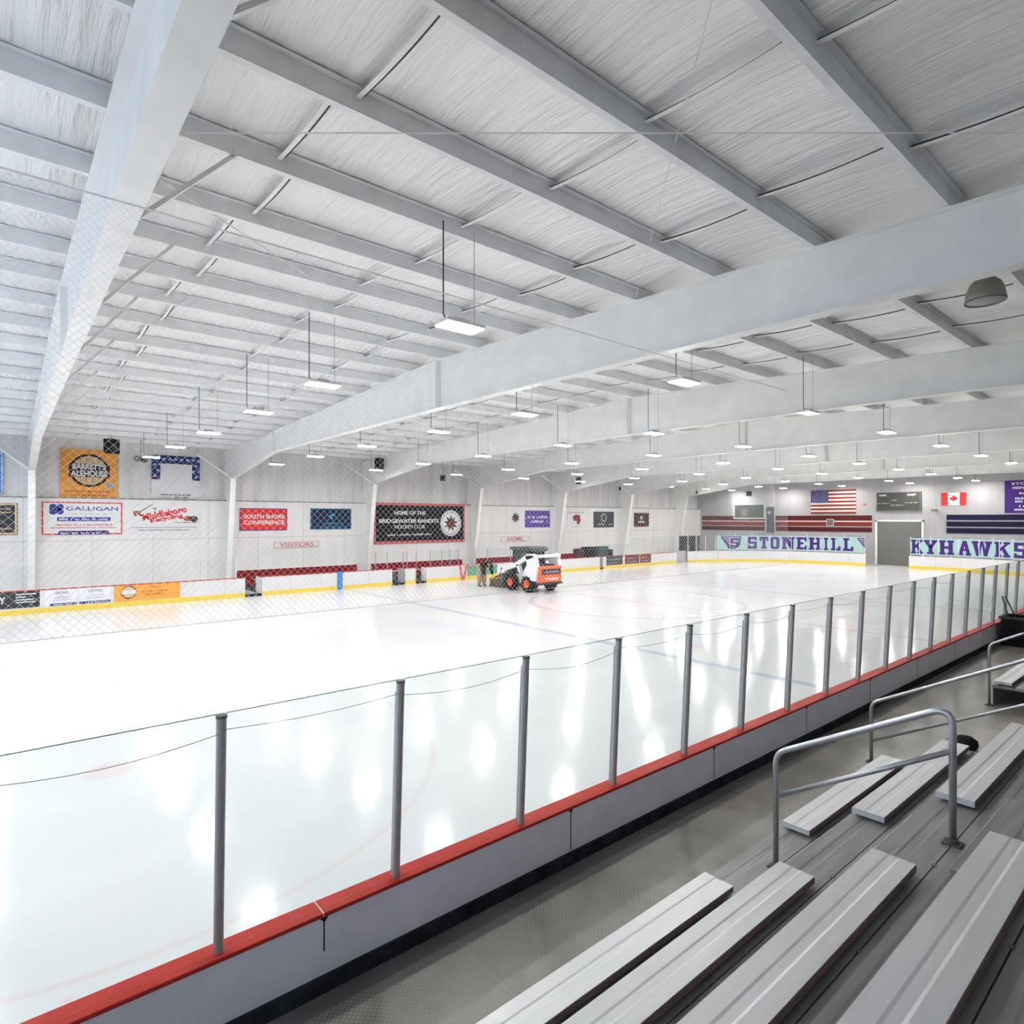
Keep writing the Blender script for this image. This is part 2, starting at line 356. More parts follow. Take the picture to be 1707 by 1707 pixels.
# block slab letters on a 6 x 8 grid, drawn as convex quads
def R_(x0, x1, y0, y1): return [(x0,y0),(x1,y0),(x1,y1),(x0,y1)]
GL = {
 'S': [R_(0,6,0,1.6), R_(0,6,6.4,8), R_(0,1.9,4.8,6.4), R_(0,6,3.3,4.8), R_(4.1,6,1.6,3.3), R_(0,1.4,1.6,2.4), R_(4.6,6,5.6,6.4)],
 'T': [R_(0,6,6.4,8), R_(0,1.2,5.2,6.4), R_(4.8,6,5.2,6.4), R_(2,4,1.2,6.4), R_(1.2,4.8,0,1.2)],
 'O': [R_(0,2,1,7), R_(4,6,1,7), [(1,0),(5,0),(6,1),(6,1.6),(0,1.6),(0,1)], [(0,7),(0,6.4),(6,6.4),(6,7),(5,8),(1,8)]],
 'N': [R_(.5,2,1.2,6.8), R_(4.2,5.7,1.2,8), R_(0,2.5,0,1.2), R_(3.4,6.4,6.8,8), [(0,6.8),(.5,6.8),(2,6.8),(2.4,8),(0,8)], [(2.0,8),(1.6,6.2),(4.3,0),(5.7,0),(5.7,1.4),(2.8,8)]],
 'E': [R_(.6,2.4,1.4,6.6), R_(0,6,0,1.4), R_(0,6,6.6,8), R_(2.4,4.2,3.4,4.7), R_(4.8,6,1.4,2.6), R_(4.8,6,5.4,6.6)],
 'H': [R_(.5,2.2,1.2,6.8), R_(3.8,5.5,1.2,6.8), R_(0,2.7,0,1.2), R_(0,2.7,6.8,8), R_(3.3,6,0,1.2), R_(3.3,6,6.8,8), R_(2.2,3.8,3.3,4.7)],
 'I': [R_(1.8,4.2,1.3,6.7), R_(.6,5.4,0,1.3), R_(.6,5.4,6.7,8)],
 'L': [R_(.8,2.6,1.4,6.7), R_(0,3.6,6.7,8), R_(0,6,0,1.4), R_(4.6,6,1.4,2.8)],
 'K': [R_(.5,2.2,1.2,6.8), R_(0,2.7,0,1.2), R_(0,2.7,6.8,8), [(2.2,3.0),(2.2,4.8),(4.2,6.9),(5.6,6.9)], [(2.6,4.3),(3.8,5.0),(5.8,1.1),(4.0,1.1)], R_(3.4,6.2,0,1.2), R_(3.5,6.2,6.8,8)],
 'Y': [R_(2.1,3.9,1.2,3.8), R_(1.4,4.6,0,1.2), [(2.1,3.8),(3.9,3.8),(2.2,6.8),(.4,6.8)], [(2.3,3.8),(3.9,3.8),(5.6,6.8),(3.9,6.8)], R_(0,2.6,6.8,8), R_(3.4,6,6.8,8)],
 'A': [[(.5,1.2),(2.1,1.2),(3.7,8),(2.2,8)], [(3.9,1.2),(5.5,1.2),(3.9,8),(2.4,8)], R_(1.8,4.2,2.4,3.6), R_(0,2.5,0,1.2), R_(3.5,6,0,1.2)],
 'W': [[(.3,6.8),(1.7,6.8),(2.3,0),(1.4,0)], [(1.5,0),(2.4,0),(3.2,8),(2.6,8)], [(3.6,0),(4.5,0),(3.4,8),(2.8,8)], [(3.7,0),(4.6,0),(5.7,6.8),(4.3,6.8)], R_(0,2.2,6.8,8), R_(3.9,6,6.8,8)],
}
# boards run along this rounded rectangle (a = metres from the near left end)
RC = 8.5
def path(a):
    if a < 49.8: return (-28.55, -9+a), (1, 0)
    a -= 49.8; q = RC*PI/2
    if a < q: t = a/RC; return (-20.05-RC*math.cos(t), 40.8+RC*math.sin(t)), (math.cos(t), -math.sin(t))
    a -= q
    if a < 7.25: return (-20.05+a, 49.3), (0, -1)
    a -= 7.25
    if a < q: t = a/RC; return (-12.8+RC*math.sin(t), 40.8+RC*math.cos(t)), (-math.sin(t), -math.cos(t))
    a -= q; return (-4.3, 40.8-a), (-1, 0)
def PP(a, z, o=0):
    (x, y), (nx, ny) = path(a); return Vector((x+nx*o, y+ny*o, z))
def strip(mb, a0, a1, z0, z1, o0, o1, step=.35, lean=0):
    n = max(1, int(math.ceil((a1-a0)/step))); b = len(mb.v)
    for i in range(n+1):
        a = a0+(a1-a0)*i/n
        for (z, o) in ((z0,o0),(z0,o1),(z1,o1-lean),(z1,o0-lean)): mb.v.append(tuple(PP(a, z, o)))
    for i in range(n):
        for k in range(4): p = b+4*i+k; q = b+4*i+(k+1) % 4; mb.f.append((p, q, q+4, p+4))
    mb.f.append((b, b+1, b+2, b+3)); e = b+4*n; mb.f.append((e+3, e+2, e+1, e))
    return mb

# ================================================================ LARGE STRUCTURE
ice_mb = MB()
pts = [(-28.5, -9.2)]; a = 0
for i in range(0, 200):
    aa = i*97/199*1.0; pts.append(tuple(path(aa)[0]))
pts = [(-28.55,-9.2)]+[path(49.8+i*RC*PI/2/16)[0] for i in range(17)]+[path(70.4+i*RC*PI/2/16)[0] for i in range(17)]+[(-4.3,-9.2)]
me = bpy.data.meshes.new('ice_sheet'); me.from_pydata([(x, y, 0) for x, y in pts][::-1], [], [tuple(range(len(pts)))])
ice = link('ice_sheet', me, ice_material()); tag(ice, 'white ice sheet with faded blue and red lines inside the rink boards', 'ice')
ice['kind'] = 'structure'
fl = MB(); fl.box(-34.2, 7.4, -10, 52.4, -.3, -.02); fl.build('floor', mat('concrete', (.42,.42,.41), .6, noise=.2)); bpy.data.objects['floor']['kind'] = 'structure'
f2 = MB().box(-4.14, 7.2, -10, 51.9, -.02, .17).build('floor_rubber', mat_floor()); f2['kind'] = 'structure'; f2.name = 'floor.001'
wl = MB().box(-34.1, -33.9, -10, 52.1, 0, 7.3).build('wall_left', wall_mat('upper_wall', (.80,.775,.77), 1.83, 1, .22)); wl['kind'] = 'structure'
MB().box(-33.9, -33.52, -10, 51.9, 0, 4.42).build('lining', wall_mat('lining_paint', (.82,.80,.795), 2.44, 1, .08), wl)
tr = MB().box(-33.62, -33.48, -10, 51.9, 4.42, 4.47).build('trim_1', mat('ledge', (.30,.29,.27), .8, noise=.4, nscale=5)); tr['kind'] = 'structure'
tr = MB().box(-33.52, -33.505, -10, 51.9, 2.50, 2.53).build('trim_2', mat('seam_paint', (.58,.565,.56), .7)); tr['kind'] = 'structure'
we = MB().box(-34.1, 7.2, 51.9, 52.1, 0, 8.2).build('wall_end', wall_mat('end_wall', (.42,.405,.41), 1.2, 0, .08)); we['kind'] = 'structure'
wr = MB().box(7.0, 7.2, -10, 52.1, 0, 7.4).build('wall_right', mat('right_wall', (.78,.77,.76), .7)); wr['kind'] = 'structure'

RIDGE = -13.5
def zpb(x): return 7.68-.038*abs(x-RIDGE)         # underside of the purlins
PUR = [-2.22-1.574*i for i in range(20)]+[-2.22+1.574*i for i in range(1, 6)]
PUR = sorted(PUR)
PUR = [x for x in PUR if -33.4 < x < 6.9]
# draped insulation
xs = []
edges = [-33.9]+PUR+[7.0]
for i in range(len(edges)-1):
    a0, a1 = edges[i], edges[i+1]
    for k in range(8): xs.append((a0+(a1-a0)*k/8, k/8, i))
xs.append((7.0, 0, len(edges)-1))
ys = []; y = -9.9
while y < 51.95: ys.append(y); y += .07 if (y < 17) else .3
ys.append(52.0)
ph = [random.uniform(0, 6.28) for _ in range(60)]; verts = []
for y in ys:
    for x, t, i in xs:
        arch = math.sin(PI*t)
        seam = abs(((y-.15) % 2.44)-1.22)/1.22
        wv = .010*math.sin(y*23+ph[i]+1.5*t)+.008*math.sin(y*37+ph[i+5]+3*t)+.012*math.sin(y*9.1+ph[i+9])
        z = zpb(x)+.215+.05*arch-.05*arch*seam**6+wv*(.25+.75*arch)*(1 if arch > .01 else 0)
        verts.append((x, y, z))
n = len(xs); faces = [(j*n+i, j*n+i+1, (j+1)*n+i+1, (j+1)*n+i) for j in range(len(ys)-1) for i in range(n-1)]
me = bpy.data.meshes.new('ceiling'); me.from_pydata(verts, [], faces)
for p in me.polygons: p.use_smooth = True
ce = link('ceiling', me, foil_mat()); ce['kind'] = 'structure'

# roof frames
FY = [-6.9, .87, 8.8, 16.6, 24.4, 32.3, 40.1, 47.9]
def frame(y, label):
    root = empty('roof_frame', (-33.6, y, 0)); tag(root, label, 'steel frame', 'portal frames carrying the roof')
    top = lambda x: zpb(x)-.005
    lo = [(-33.25,0),(-32.3,5.55),(-26.2,6.37),(-13.5,6.42)]
    ro = [(-.6,6.37),(5.1,5.55),(6.2,0)]
    webpts = [(-33.85,0)]+lo+ro+[(6.95,0),(6.95,top(6.95)),(RIDGE,top(RIDGE)),(-33.85,top(-33.85))]
    # web as strips so that the polygon stays well behaved
    mb = MB(); t = .012
    def quad(p): mb.prism([(a, y-t/2, b) for a, b in p], (0, t, 0))
    quad([(-33.85,0),(-33.25,0),(-32.3,5.55),(-33.85,5.55)]); quad([(-33.85,5.55),(-32.3,5.55),(-26.2,6.37),(-26.2,top(-26.2)),(-33.85,top(-33.85))])
    quad([(-26.2,6.37),(-13.5,6.42),(-13.5,top(-13.5)),(-26.2,top(-26.2))]); quad([(-13.5,6.42),(-.6,6.37),(-.6,top(-.6)),(-13.5,top(-13.5))])
    quad([(-.6,6.37),(5.1,5.55),(6.95,5.55),(6.95,top(6.95)),(-.6,top(-.6))]); quad([(5.1,5.55),(6.2,0),(6.95,0),(6.95,5.55)])
    mb.build('web', steel, root)
    path_ = lo+ro; W = .125
    mb = MB()
    for (x0, z0), (x1, z1) in zip(path_[1:-1], path_[2:-1]):
        mb.prism([(x0, y-W, z0), (x1, y-W, z1), (x1, y-W, z1-.02), (x0, y-W, z0-.02)], (0, 2*W, 0))
    mb.build('bottom_flange', steel, root)
    mb = MB(); tp = [(-33.85,top(-33.85)),(RIDGE,top(RIDGE)),(6.95,top(6.95))]
    for (x0, z0), (x1, z1) in zip(tp, tp[1:]): mb.prism([(x0,y-W,z0),(x1,y-W,z1),(x1,y-W,z1-.02),(x0,y-W,z0-.02)], (0, 2*W, 0))
    mb.build('top_flange', steel, root)
    for (q, nm) in (([(-33.25,0),(-32.3,5.55)], 'column_flange'), ([(6.2,0),(5.1,5.55)], 'column_flange')):
        mb = MB(); (x0,z0),(x1,z1) = q; mb.prism([(x0,y-W,z0),(x1,y-W,z1),(x1+.02,y-W,z1),(x0+.02,y-W,z0)], (0,2*W,0)); mb.build(nm, steel, root)
    mb = MB()
    for xx in (-13.53, -13.47, -26.2): mb.box(xx-.012, xx+.012, y-.11, y+.11, 6.40, top(xx)-.02)
    mb.box(-33.85, -32.35, y-.11, y+.11, 5.54, 5.565)
    mb.build('stiffener', steel, root)
    if y > -1:
        mb = MB()
        for i, x in enumerate(PUR):
            if i % 2 == 0 and -31.5 < x < 4:
                zb = 6.40 if x > -26 else 6.37-(-26-x)*.13
                mb.beam((x, y+.1, zb), (x, y+1.08, zpb(x)+.02), .055, .01)
                mb.quads([(x-.027,y+.1,zb+.01),(x-.027,y+1.08,zpb(x)+.03),(x-.027,y+1.08,zpb(x)+.09),(x-.027,y+.1,zb+.07)], [(0,1,2,3)])
        mb.build('flange_brace', steel, root)
        MB().beam((-32.5, y-.1, 5.6), (-33.6, y-1.35, 6.75), .07, .07).build('knee_brace', steel, root)
    return root
flab = ['behind the viewer', 'at the left edge of the view, nearest one', 'crossing the middle of the view, second from the viewer', 'third from the viewer', 'fourth from the viewer', 'fifth from the viewer', 'sixth from the viewer', 'farthest, just before the end wall']
for y, l in list(zip(FY, flab))[1:]: frame(y, 'white tapered steel roof frame '+l)
for i, x in enumerate(PUR):
    z = zpb(x); mb = MB()
    mb.box(x-.008, x+.008, -9.9, 51.9, z, z+.2); mb.box(x-.075, x+.008, -9.9, 51.9, z-.006, z); mb.box(x-.008, x+.075, -9.9, 51.9, z+.2, z+.206)
    mb.quads([(x-.075,-9.9,z-.006),(x-.075,51.9,z-.006),(x-.075,51.9,z+.02),(x-.075,-9.9,z+.02)], [(0,1,2,3)])
    side = 'left' if x < RIDGE else 'right'
    k = int(abs(x-RIDGE)//1.574)
    nm = mb.build('roof_purlin', purl)
    tag(nm, f'pale steel roof purlin running down the hall, {ORD[k]} one {side} of the ridge', 'purlin', 'roof purlins under the insulation')
# insulation straps between purlins
proto = None
for i in range(len(PUR)-1):
    for y in (2.45, 4.95, 7.15, 10.9, 12.9, 15.0, 18.9, 21.3):
        x0, x1 = PUR[i]+.01, PUR[i+1]-.01; yy = y+(.12 if i % 2 else -.08)
        if abs(x1-x0-1.554) > .02: continue
        if proto is None:
            mb = MB(); N = 8; L = x1-x0
            for k in range(N): mb.beam((L*k/N, 0, .12-.03*math.sin(PI*k/N)), (L*(k+1)/N, 0, .12-.03*math.sin(PI*(k+1)/N)), .05, .006)
            proto = mb.build('insulation_strap', steel); o = proto
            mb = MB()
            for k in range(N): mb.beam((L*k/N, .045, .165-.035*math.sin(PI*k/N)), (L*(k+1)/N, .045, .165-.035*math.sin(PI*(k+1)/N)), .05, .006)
            sproto = mb.build('seam', mat('seam_shadow', (.09,.09,.10), .9), o)  # dark strip painted in for the shade in the insulation gap beside the strap
            tag(o, 'thin white strap under the foil insulation between two roof purlins', 'strap', 'insulation straps between the purlins')
        else:
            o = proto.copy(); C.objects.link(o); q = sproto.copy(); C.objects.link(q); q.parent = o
        o.location = (x0, yy, zpb((x0+x1)/2)); o.rotation_euler = (0, (1 if x0 > RIDGE else -1)*.038, 0)
        o.location.z = zpb(x0)-.0

# ================================================================ BOARDS
GATES = [(17.27, 18.0), (24.65, 25.44), (26.07, 26.75), (40.85, 41.23), (49.9, 51.26)]
BH = .87
def board(a0, a1, label, seams=(), bh=BH):
    (x, y), _ = path(a0); root = empty('dasher_board', (x, y, 0)); tag(root, label, 'rink boards')
    strip(MB(), a0, a1, .19, bh-.03, -.10, 0).build('panel', white, root)
    strip(MB(), a0, a1, .0, .19, -.10, .012).build('kick_plate', yellow, root)
    strip(MB(), a0, a1, bh-.03, bh, -.13, .01).build('cap_rail', redm if a1 < 53 else white, root)
    if seams:
        mb = MB()
        for s in seams: strip(mb, s, s+.015, .19, bh-.03, 0, .002)
        mb.build('joint', greyv, root)
    return root
bl = [(0, 17.27, 'left white boards carrying the orange and black adverts', (16.4,)), (18.0, 24.65, 'white boards with the blue line mark under the visitors sign', (19.3, 20.8, 23.3, 24.4)),
      (25.44, 26.07, 'narrow white board between two bench gates', ()), (26.75, 40.85, 'white boards behind the skid steer loader with green advert', (28.6,)),
      (41.23, 49.9, 'white boards with black adverts at far left', ()), (51.26, 54.2, 'short curved white board at far left corner', ()),
      (54.23, 65.37, 'curved white end boards under the long mint banner', (56.1, 58.4, 60.75, 64.2)), (68.2, 97, 'white end boards under the banner right of the grey door', (69.8, 71.3, 73.4))]
for a0, a1, l, s in bl:
    if a1 == 97: a1 = 83.6
    board(a0, a1, l, s)
MB().box(-28.64, -28.535, 12.6-.0, 12.89, 0, BH+.004).build('trim_3', blue)['kind'] = 'structure'
tag(bpy.data.objects['trim_3'], 'blue line stripe painted on the left boards')
o = tag(strip(MB(), 54.2, 54.23, 0, BH, -.1, .01).build('goal_line_strip', redv), 'thin red strip on the white boards at far left corner', 'strip')
# red posts either side of the centre line on the left boards
mb = MB(); mb.beam((-28.5, 20.13, 0), (-28.5, 19.95, BH), .02, .12); mb.beam((-28.5, 20.2, 0), (-28.5, 20.45, BH), .02, .12)
tag(mb.build('centre_line_mark', pinkr), 'faded red mark on the boards left of the green advert', 'mark')
# open gates
for k, (a0, a1) in enumerate(GATES[:4]):
    y = -9+a1
    g = empty('bench_gate', (-28.65, y, 0))
    tag(g, ['open bench gate below the left end of the red bench wall', 'open grey bench gate under the black club banner', 'open bench gate right of the narrow white board', 'open grey gate beside the black board adverts'][k], 'gate')
    MB().box(-28.7-(.55 if k != 2 else .3), -28.65, y-.06, y-.02, .1, .84).build('door_leaf', greyv if k in (1, 3) else white, g)
    MB().box(-28.66, -28.62, -9+a0, -9+a0+.04, 0, .87).build('jamb', grey, g)
    MB().box(-28.75, -28.56, -9+a0, y, 0, .1).build('sill', kick, g)
g = MB().box(-28.66, -28.60, 40.92, 42.24, .02, .95).build('corner_gate', greyv); tag(g, 'plain grey gate in the far left boards before the corner', 'gate')
# near boards (ice level lower than the walkway)
nb = empty('near_boards', (-4.2, -9, 0)); tag(nb, 'long near boards with red cap, white back and black base', 'rink boards')
MB().box(-4.29, -4.15, -9, 40.8, .0, .69).build('panel', white, nb)
MB().box(-4.15, -4.14, -9, 40.8, .28, .695).build('back_panel', outer, nb)
MB().box(-4.31, -4.13, -9, 40.8, .69, .72).build('cap_rail', redm, nb, bevel=.006)
MB().box(-4.16, -4.11, -9, 40.8, .17, .285).build('base_rail', kick, nb)
mb = MB()
for y in (1.73, 4.2, 6.7, 9.2, 11.65, 14.1, 16.6, 19.0):
    mb.box(-4.139, -4.136, y-.004, y+.004, .45 if y < 2 else .3, .69); mb.prism([(-4.137, y-.03, .69), (-4.137, y+.03, .69), (-4.137, y, .655)], (.004, 0, 0))
mb.build('panel_joint', black, nb)
mb = MB(); mb.box(-4.311, -4.129, 1.722, 1.728, .70, .722)
mb.build('cap_joint', whitev, nb)

# glass and posts on the near boards
LEAN = .05
def lx(z): return -4.2+(z-.72)*LEAN
def near_glass():
    n = 0
    for k in range(-1, 31):
        y = 1.052+1.28*k
        p = empty('glass_post', (-4.2, y, .72)); vis = 0 <= k <= 17
        tag(p, f'dark aluminium glass post on the near boards, {ORD[k]} from the left' if vis else ('dark aluminium glass post on the near boards, beyond the left edge' if k < 0 else 'dark aluminium glass post on the far stretch of the near boards'), 'post', 'posts of the near glass')
        r = .034
        pts = [(math.cos(t)*r, math.sin(t)*r*.9) for t in [i*PI/8 for i in range(16)]]
        mb = MB(); mb.prism([(lx(.72)+a, y+b, .722) for a, b in pts], (LEAN*1.52, 0, 1.52)); po = mb.build('pole', postm, p)
        mb = MB(); mb.prism([(lx(.72)+a*1.1, y+b*1.1, 2.242) for a, b in pts], (LEAN*.02+LEAN*1.52, 0, .02))
        for v in range(len(mb.v)):
            x_, y_, z_ = mb.v[v]
            mb.v[v] = (x_+(LEAN*1.52 if v < 16 else 0), y_, z_)
        mb.build('cap', mat('post_cap', (.20,.2,.2), .5), po)
        mb = MB(); mb.prism([(lx(.72)-.045, y-.02, .722), (lx(.72)-.03, y-.02, .722), (lx(.72)-.03, y+.02, .722), (lx(.72)-.045, y+.02, .722)], (LEAN*1.45, 0, 1.45)); mb.build('clamp_strip', mat('clamp', (.42,.42,.42), .4, metal=.6), p)
        if k == 30: break
        g = empty('rink_glass', (-4.2, y+.64, .72))
        vis = -1 <= k <= 17
        tag(g, (f'clear rink glass pane right of the {ORD[k]} near post' if k >= 0 else 'clear rink glass pane at the left edge of the view') if vis else 'clear rink glass pane on the far stretch of the near boards', 'glass', 'panes of the near glass')
        h = 1.545
        MB().prism([(lx(.72)-.006,y+.03,.722),(lx(.72)+.006,y+.03,.722),(lx(.72)+.006,y+1.25,.722),(lx(.72)-.006,y+1.25,.722)], (LEAN*h, 0, h)).build('sheet', glass, g)
        MB().beam((lx(2.268), y+.03, 2.270), (lx(2.268), y+1.25, 2.270), .012, .004).build('edge', edgem, g)
near_glass()
# wire sagging along the top of the near glass
mb = MB()
for k in range(0, 22):
    y = 1.052+1.28*(k-1); s = [.075, .035, .07, .085, .05, .075][k % 6]
    P_ = [(lx(2.15)+.03, y+1.28*t, 2.19-s*.5-s*.8*math.sin(PI*t)) for t in [i/8 for i in range(9)]]
    mb.tube(P_, .0022, 5, False)
tag(mb.build('sagging_wire', mat('wire_grey', (.35,.36,.36), .5)), 'thin grey wire sagging from post to post along the near glass', 'wire')

# safety net above the near glass
def net(name, Y0, Y1, z0, z1, x, label, cell=.047, th=.0017):
    mb = MB(); d = cell; Hh = z1-z0; k = Y0-Hh; run = Hh*1.0
    while k < Y1:
        for sgn in (1, -1):
            ya, yb = (k, k+run) if sgn > 0 else (k+run, k)
            za, zb = z0, z1
            # clip to Y0..Y1
            def clip(y_a, z_a, y_b, z_b):
                for lim, cmp in ((Y0, -1), (Y1, 1)):
                    for _ in range(1):
                        if (y_a-lim)*cmp > 0 and (y_b-lim)*cmp > 0: return None
                        if (y_a-lim)*cmp > 0: t = (lim-y_b)/(y_a-y_b); y_a, z_a = lim, z_b+t*(z_a-z_b)
                        if (y_b-lim)*cmp > 0: t = (lim-y_a)/(y_b-y_a); y_b, z_b = lim, z_a+t*(z_b-z_a)
                return y_a, z_a, y_b, z_b
            c = clip(ya, za, yb, zb)
            if c:
                a_, za_, b_, zb_ = c
                mb.tube([(x, a_, za_), (x, b_, zb_)], th/2, 3, False)
        k += d
    o = mb.build(name, netm); tag(o, label, 'net'); o['kind'] = 'stuff'; return o
net('safety_net', -3.5, 8.75, 2.84, 5.35, -4.2, 'white diamond mesh safety net hanging above the near glass')
mb = MB(); mb.tube([(-4.2, -3.5, 5.36), (-4.2, 8.75, 5.36)], .006, 6)
mb.tube([(-4.2, -3.5, 2.84), (-4.2, 8.75, 2.84)], .002, 5)
tag(mb.build('net_cable', netm), 'white cables carrying the top and bottom edges of the safety net', 'cable')
# cables in the roof
tag(MB().tube([(-6.95, 8.7, 7.45), (-2.47, 3.98, 7.32)], .006, 6).build('roof_cable', netm), 'white cable crossing the roof bay from upper centre to the middle beam', 'cable')
tag(MB().tube([(-5.15, 1.0, 6.42), (-1.35, 7.70, 7.30)], .006, 6).build('roof_cable', netm), 'white level cable running from the left beam across the roof bay', 'cable')
tag(MB().tube([(-8.1, 1.34, 7.5), (-9.9, 3.93, 7.5)], .008, 6).build('roof_rod', wiremat), 'short thin white diagonal rod beside the left beam', 'rod')

# end glass: posts and sheets following the boards
def endglass(a0, a1, step, label, lo=BH, hi=2.2, post=True, side=''):
    n = int(round((a1-a0)/step)); 
    for i in range(n):
        b0, b1 = a0+(a1-a0)*i/n, a0+(a1-a0)*(i+1)/n
        tag(strip(MB(), b0+.02, b1-.02, lo, hi, -.06, -.05).build('rink_glass', glass2), f'{label}, {ORD[i]} pane from the left', 'glass', label)
    for i in range(n+1):
        b = a0+(a1-a0)*i/n
        tag(strip(MB(), b-.018, b+.018, lo, hi-.02, -.075, -.03).build('glass_post', whitev), f'thin white post of the {label}, {ORD[i]} from the left', 'post', 'posts of the '+label)
def banner(a0, a1, name, label, z0=.95, z1=2.12):
    o = strip(MB(), a0, a1, z0, z1, -.03, -.024).build(name, mint); tag(o, label, 'banner'); return o
def letters(txt, spans, z0, z1, parent):
    for ch, (a0, a1) in zip(txt, spans):
        mb = MB()
        for q in GL[ch]:
            P_ = [(a0+(a1-a0)*u/6, z0+(z1-z0)*v/8) for u, v in q]; n = len(P_)
            mb.quads([PP(a_, z_, -.024) for a_, z_ in P_]+[PP(a_, z_, -.018) for a_, z_ in P_], [tuple(range(n))[::-1], tuple(range(n, 2*n))]+[(i,(i+1)%n,n+(i+1)%n,n+i) for i in range(n)])
        mb.build('letter', purple, parent)
def seams(parent, L, z0=.95, z1=2.12):
    mb = MB()
    for a_ in L: strip(mb, a_-.02, a_+.02, z0, z1, -.017, -.012)
    mb.build('seam', whitev, parent)
b1 = banner(54.1, 65.3, 'end_banner', 'mint green banner reading STONEHILL with winged emblem on the end glass')
letters('STONEHILL', [(56.72,57.42),(57.62,58.3),(58.45,59.12),(59.3,60.2),(60.38,61.12),(61.28,62.2),(62.35,62.72),(62.9,63.6),(63.78,64.52)], 1.06, 2.03, b1)
seams(b1, (55.3, 57.0, 58.4, 60.0, 60.92, 62.1, 63.24))
def emblem(parent, a0, a1, clip=None):
    W = a1-a0
    def S(p): return [(a0+W*u, 1.03+1.03*v) for u, v in p]
    def add(mb, ps, o):
        n = len(ps)
        def Q(a_, z_, o_): return PP(a0, z_, o_).lerp(PP(a1, z_, o_), (a_-a0)/W)
        mb.quads([Q(a_, z_, o) for a_, z_ in ps]+[Q(a_, z_, o+.005) for a_, z_ in ps], [tuple(range(n))[::-1], tuple(range(n, 2*n))]+[(i,(i+1)%n,n+(i+1)%n,n+i) for i in range(n)])
    full = clip is None
    if full:
        O_ = [(0,1),(.02,.88),(.34,.26),(.36,.06),(.68,0),(.93,.3),(1,1)]; I_ = [(.07,.93),(.12,.84),(.42,.26),(.44,.13),(.66,.08),(.86,.33),(.92,.93)]
    else: O_ = [(0,1),(.02,.88),(.42,.36),(.42,1)]; I_ = [(.07,.93),(.12,.84),(.42,.46),(.42,.93)]
    mb = MB(); add(mb, S(O_), -.024); mb.build('emblem', purple, parent)
    mb = MB(); add(mb, S(I_), -.018); mb.build('emblem_inner', blot, parent)
    mb = MB()
    for k in range(4): add(mb, S([(.12+.07*k,.86-.15*k),(.42,.86-.15*k),(.42,.78-.15*k),(.16+.07*k,.78-.15*k)]), -.012)
    if full:
        for q in GL['S']: add(mb, S([(.47+.40*u/6, .14+.72*v/8) for u, v in q]), -.012)
    mb.build('emblem_lines', purple, parent)
emblem(b1, 54.47, 56.19); emblem(b1, 64.8, 66.0, True)
b2 = banner(68.3, 77.5, 'end_banner', 'mint green banner reading KYHAWKS on the end glass right of the grey door', .97, 2.14)
letters('KYHAWKS', [(68.34,69.02),(69.12,69.9),(70.0,70.88),(71.08,71.86),(71.88,73.05),(73.2,74.1),(74.35,75.1)], 1.06, 2.04, b2)
seams(b2, (68.85, 70.0, 71.14, 72.31, 73.49, 74.79), .97, 2.14)
endglass(54.3, 65.3, 1.375, 'glass behind STONEHILL banner', hi=2.28)
endglass(68.3, 77.9, 1.2, 'glass behind KYHAWKS banner', hi=2.26)
endglass(44.5, 49.85, 1.34, 'low glass on far left boards', hi=2.1)
endglass(51.3, 54.0, .9, 'clear glass at far left corner', hi=2.15)
endglass(9.0-2.0, 16.9, 1.42, 'low glass above the orange advert', hi=1.75)
# bench glass, behind the benches
k = 0
for y in (15.6, 16.3, 17.3, 17.55, 18.15, 19.1, 19.9, 20.5, 21.1, 22.2, 22.4, 23.3, 25.2, 26.0, 27.3):
    tag(MB().box(-30.32, -30.28, y-.018, y+.018, 0, 1.66).build('bench_post', mat('bench_post', (.5,.52,.52), .4, metal=.3)), f'thin grey post behind the benches, {ORD[k]} from the left', 'post', 'posts behind the benches'); k += 1
for j, (y0, y1) in enumerate(((19.2, 19.85), (20.0, 21.05), (23.35, 25.15), (34.0, 37.0))):
    tag(MB().box(-30.305, -30.295, y0, y1, .02, 1.62).build('bench_screen', glass), f'low clear glass screen behind the benches, {ORD[j]} from the left', 'glass', 'glass screens behind the benches')
# benches and the red wall behind them
for j, (y0, y1) in enumerate(((9.3, 16.0), (16.95, 23.6), (24.8, 31.0), (32.7, 36.0))):
    o = MB().box(-33.5, -33.44, y0, y1, .02, .80).build('bench_wall_panel', darkred); tag(o, 'dark red low wall panel behind the benches, '+['under the VISITORS sign','under the black club banner','under the HOME sign','beyond the loader at far left'][j], 'wall panel')
    MB().box(-33.5, -33.435, y0, y1, .80, .83).build('top_strip', whitev, o)
    if j < 3:
        b = empty('player_bench', (-31.6, (y0+y1)/2, 0)); tag(b, 'long player bench behind the left boards, '+['below the VISITORS sign','below the black club banner','below the HOME sign'][j], 'bench')
        MB().box(-31.8, -31.45, y0+.3, y1-.3, .44, .48).build('seat', mat('bench_wood', (.5,.45,.38), .6), b)
        for yy in (y0+.5, (y0+y1)/2, y1-.5): MB().box(-31.75, -31.5, yy-.04, yy+.04, 0, .44).build('leg', grey, b)
MB().box(-33.4, -28.8, 9.2, 32, -.01, .02).build('floor.002', mat('bench_mat', (.05,.05,.055), .8))['kind'] = 'structure'
tag(MB().box(-31.9, -31.3, 8.5, 8.95, .48, .56).build('folded_towel', whitev), 'small white folded thing on the bench seen through the left gate', 'towel')
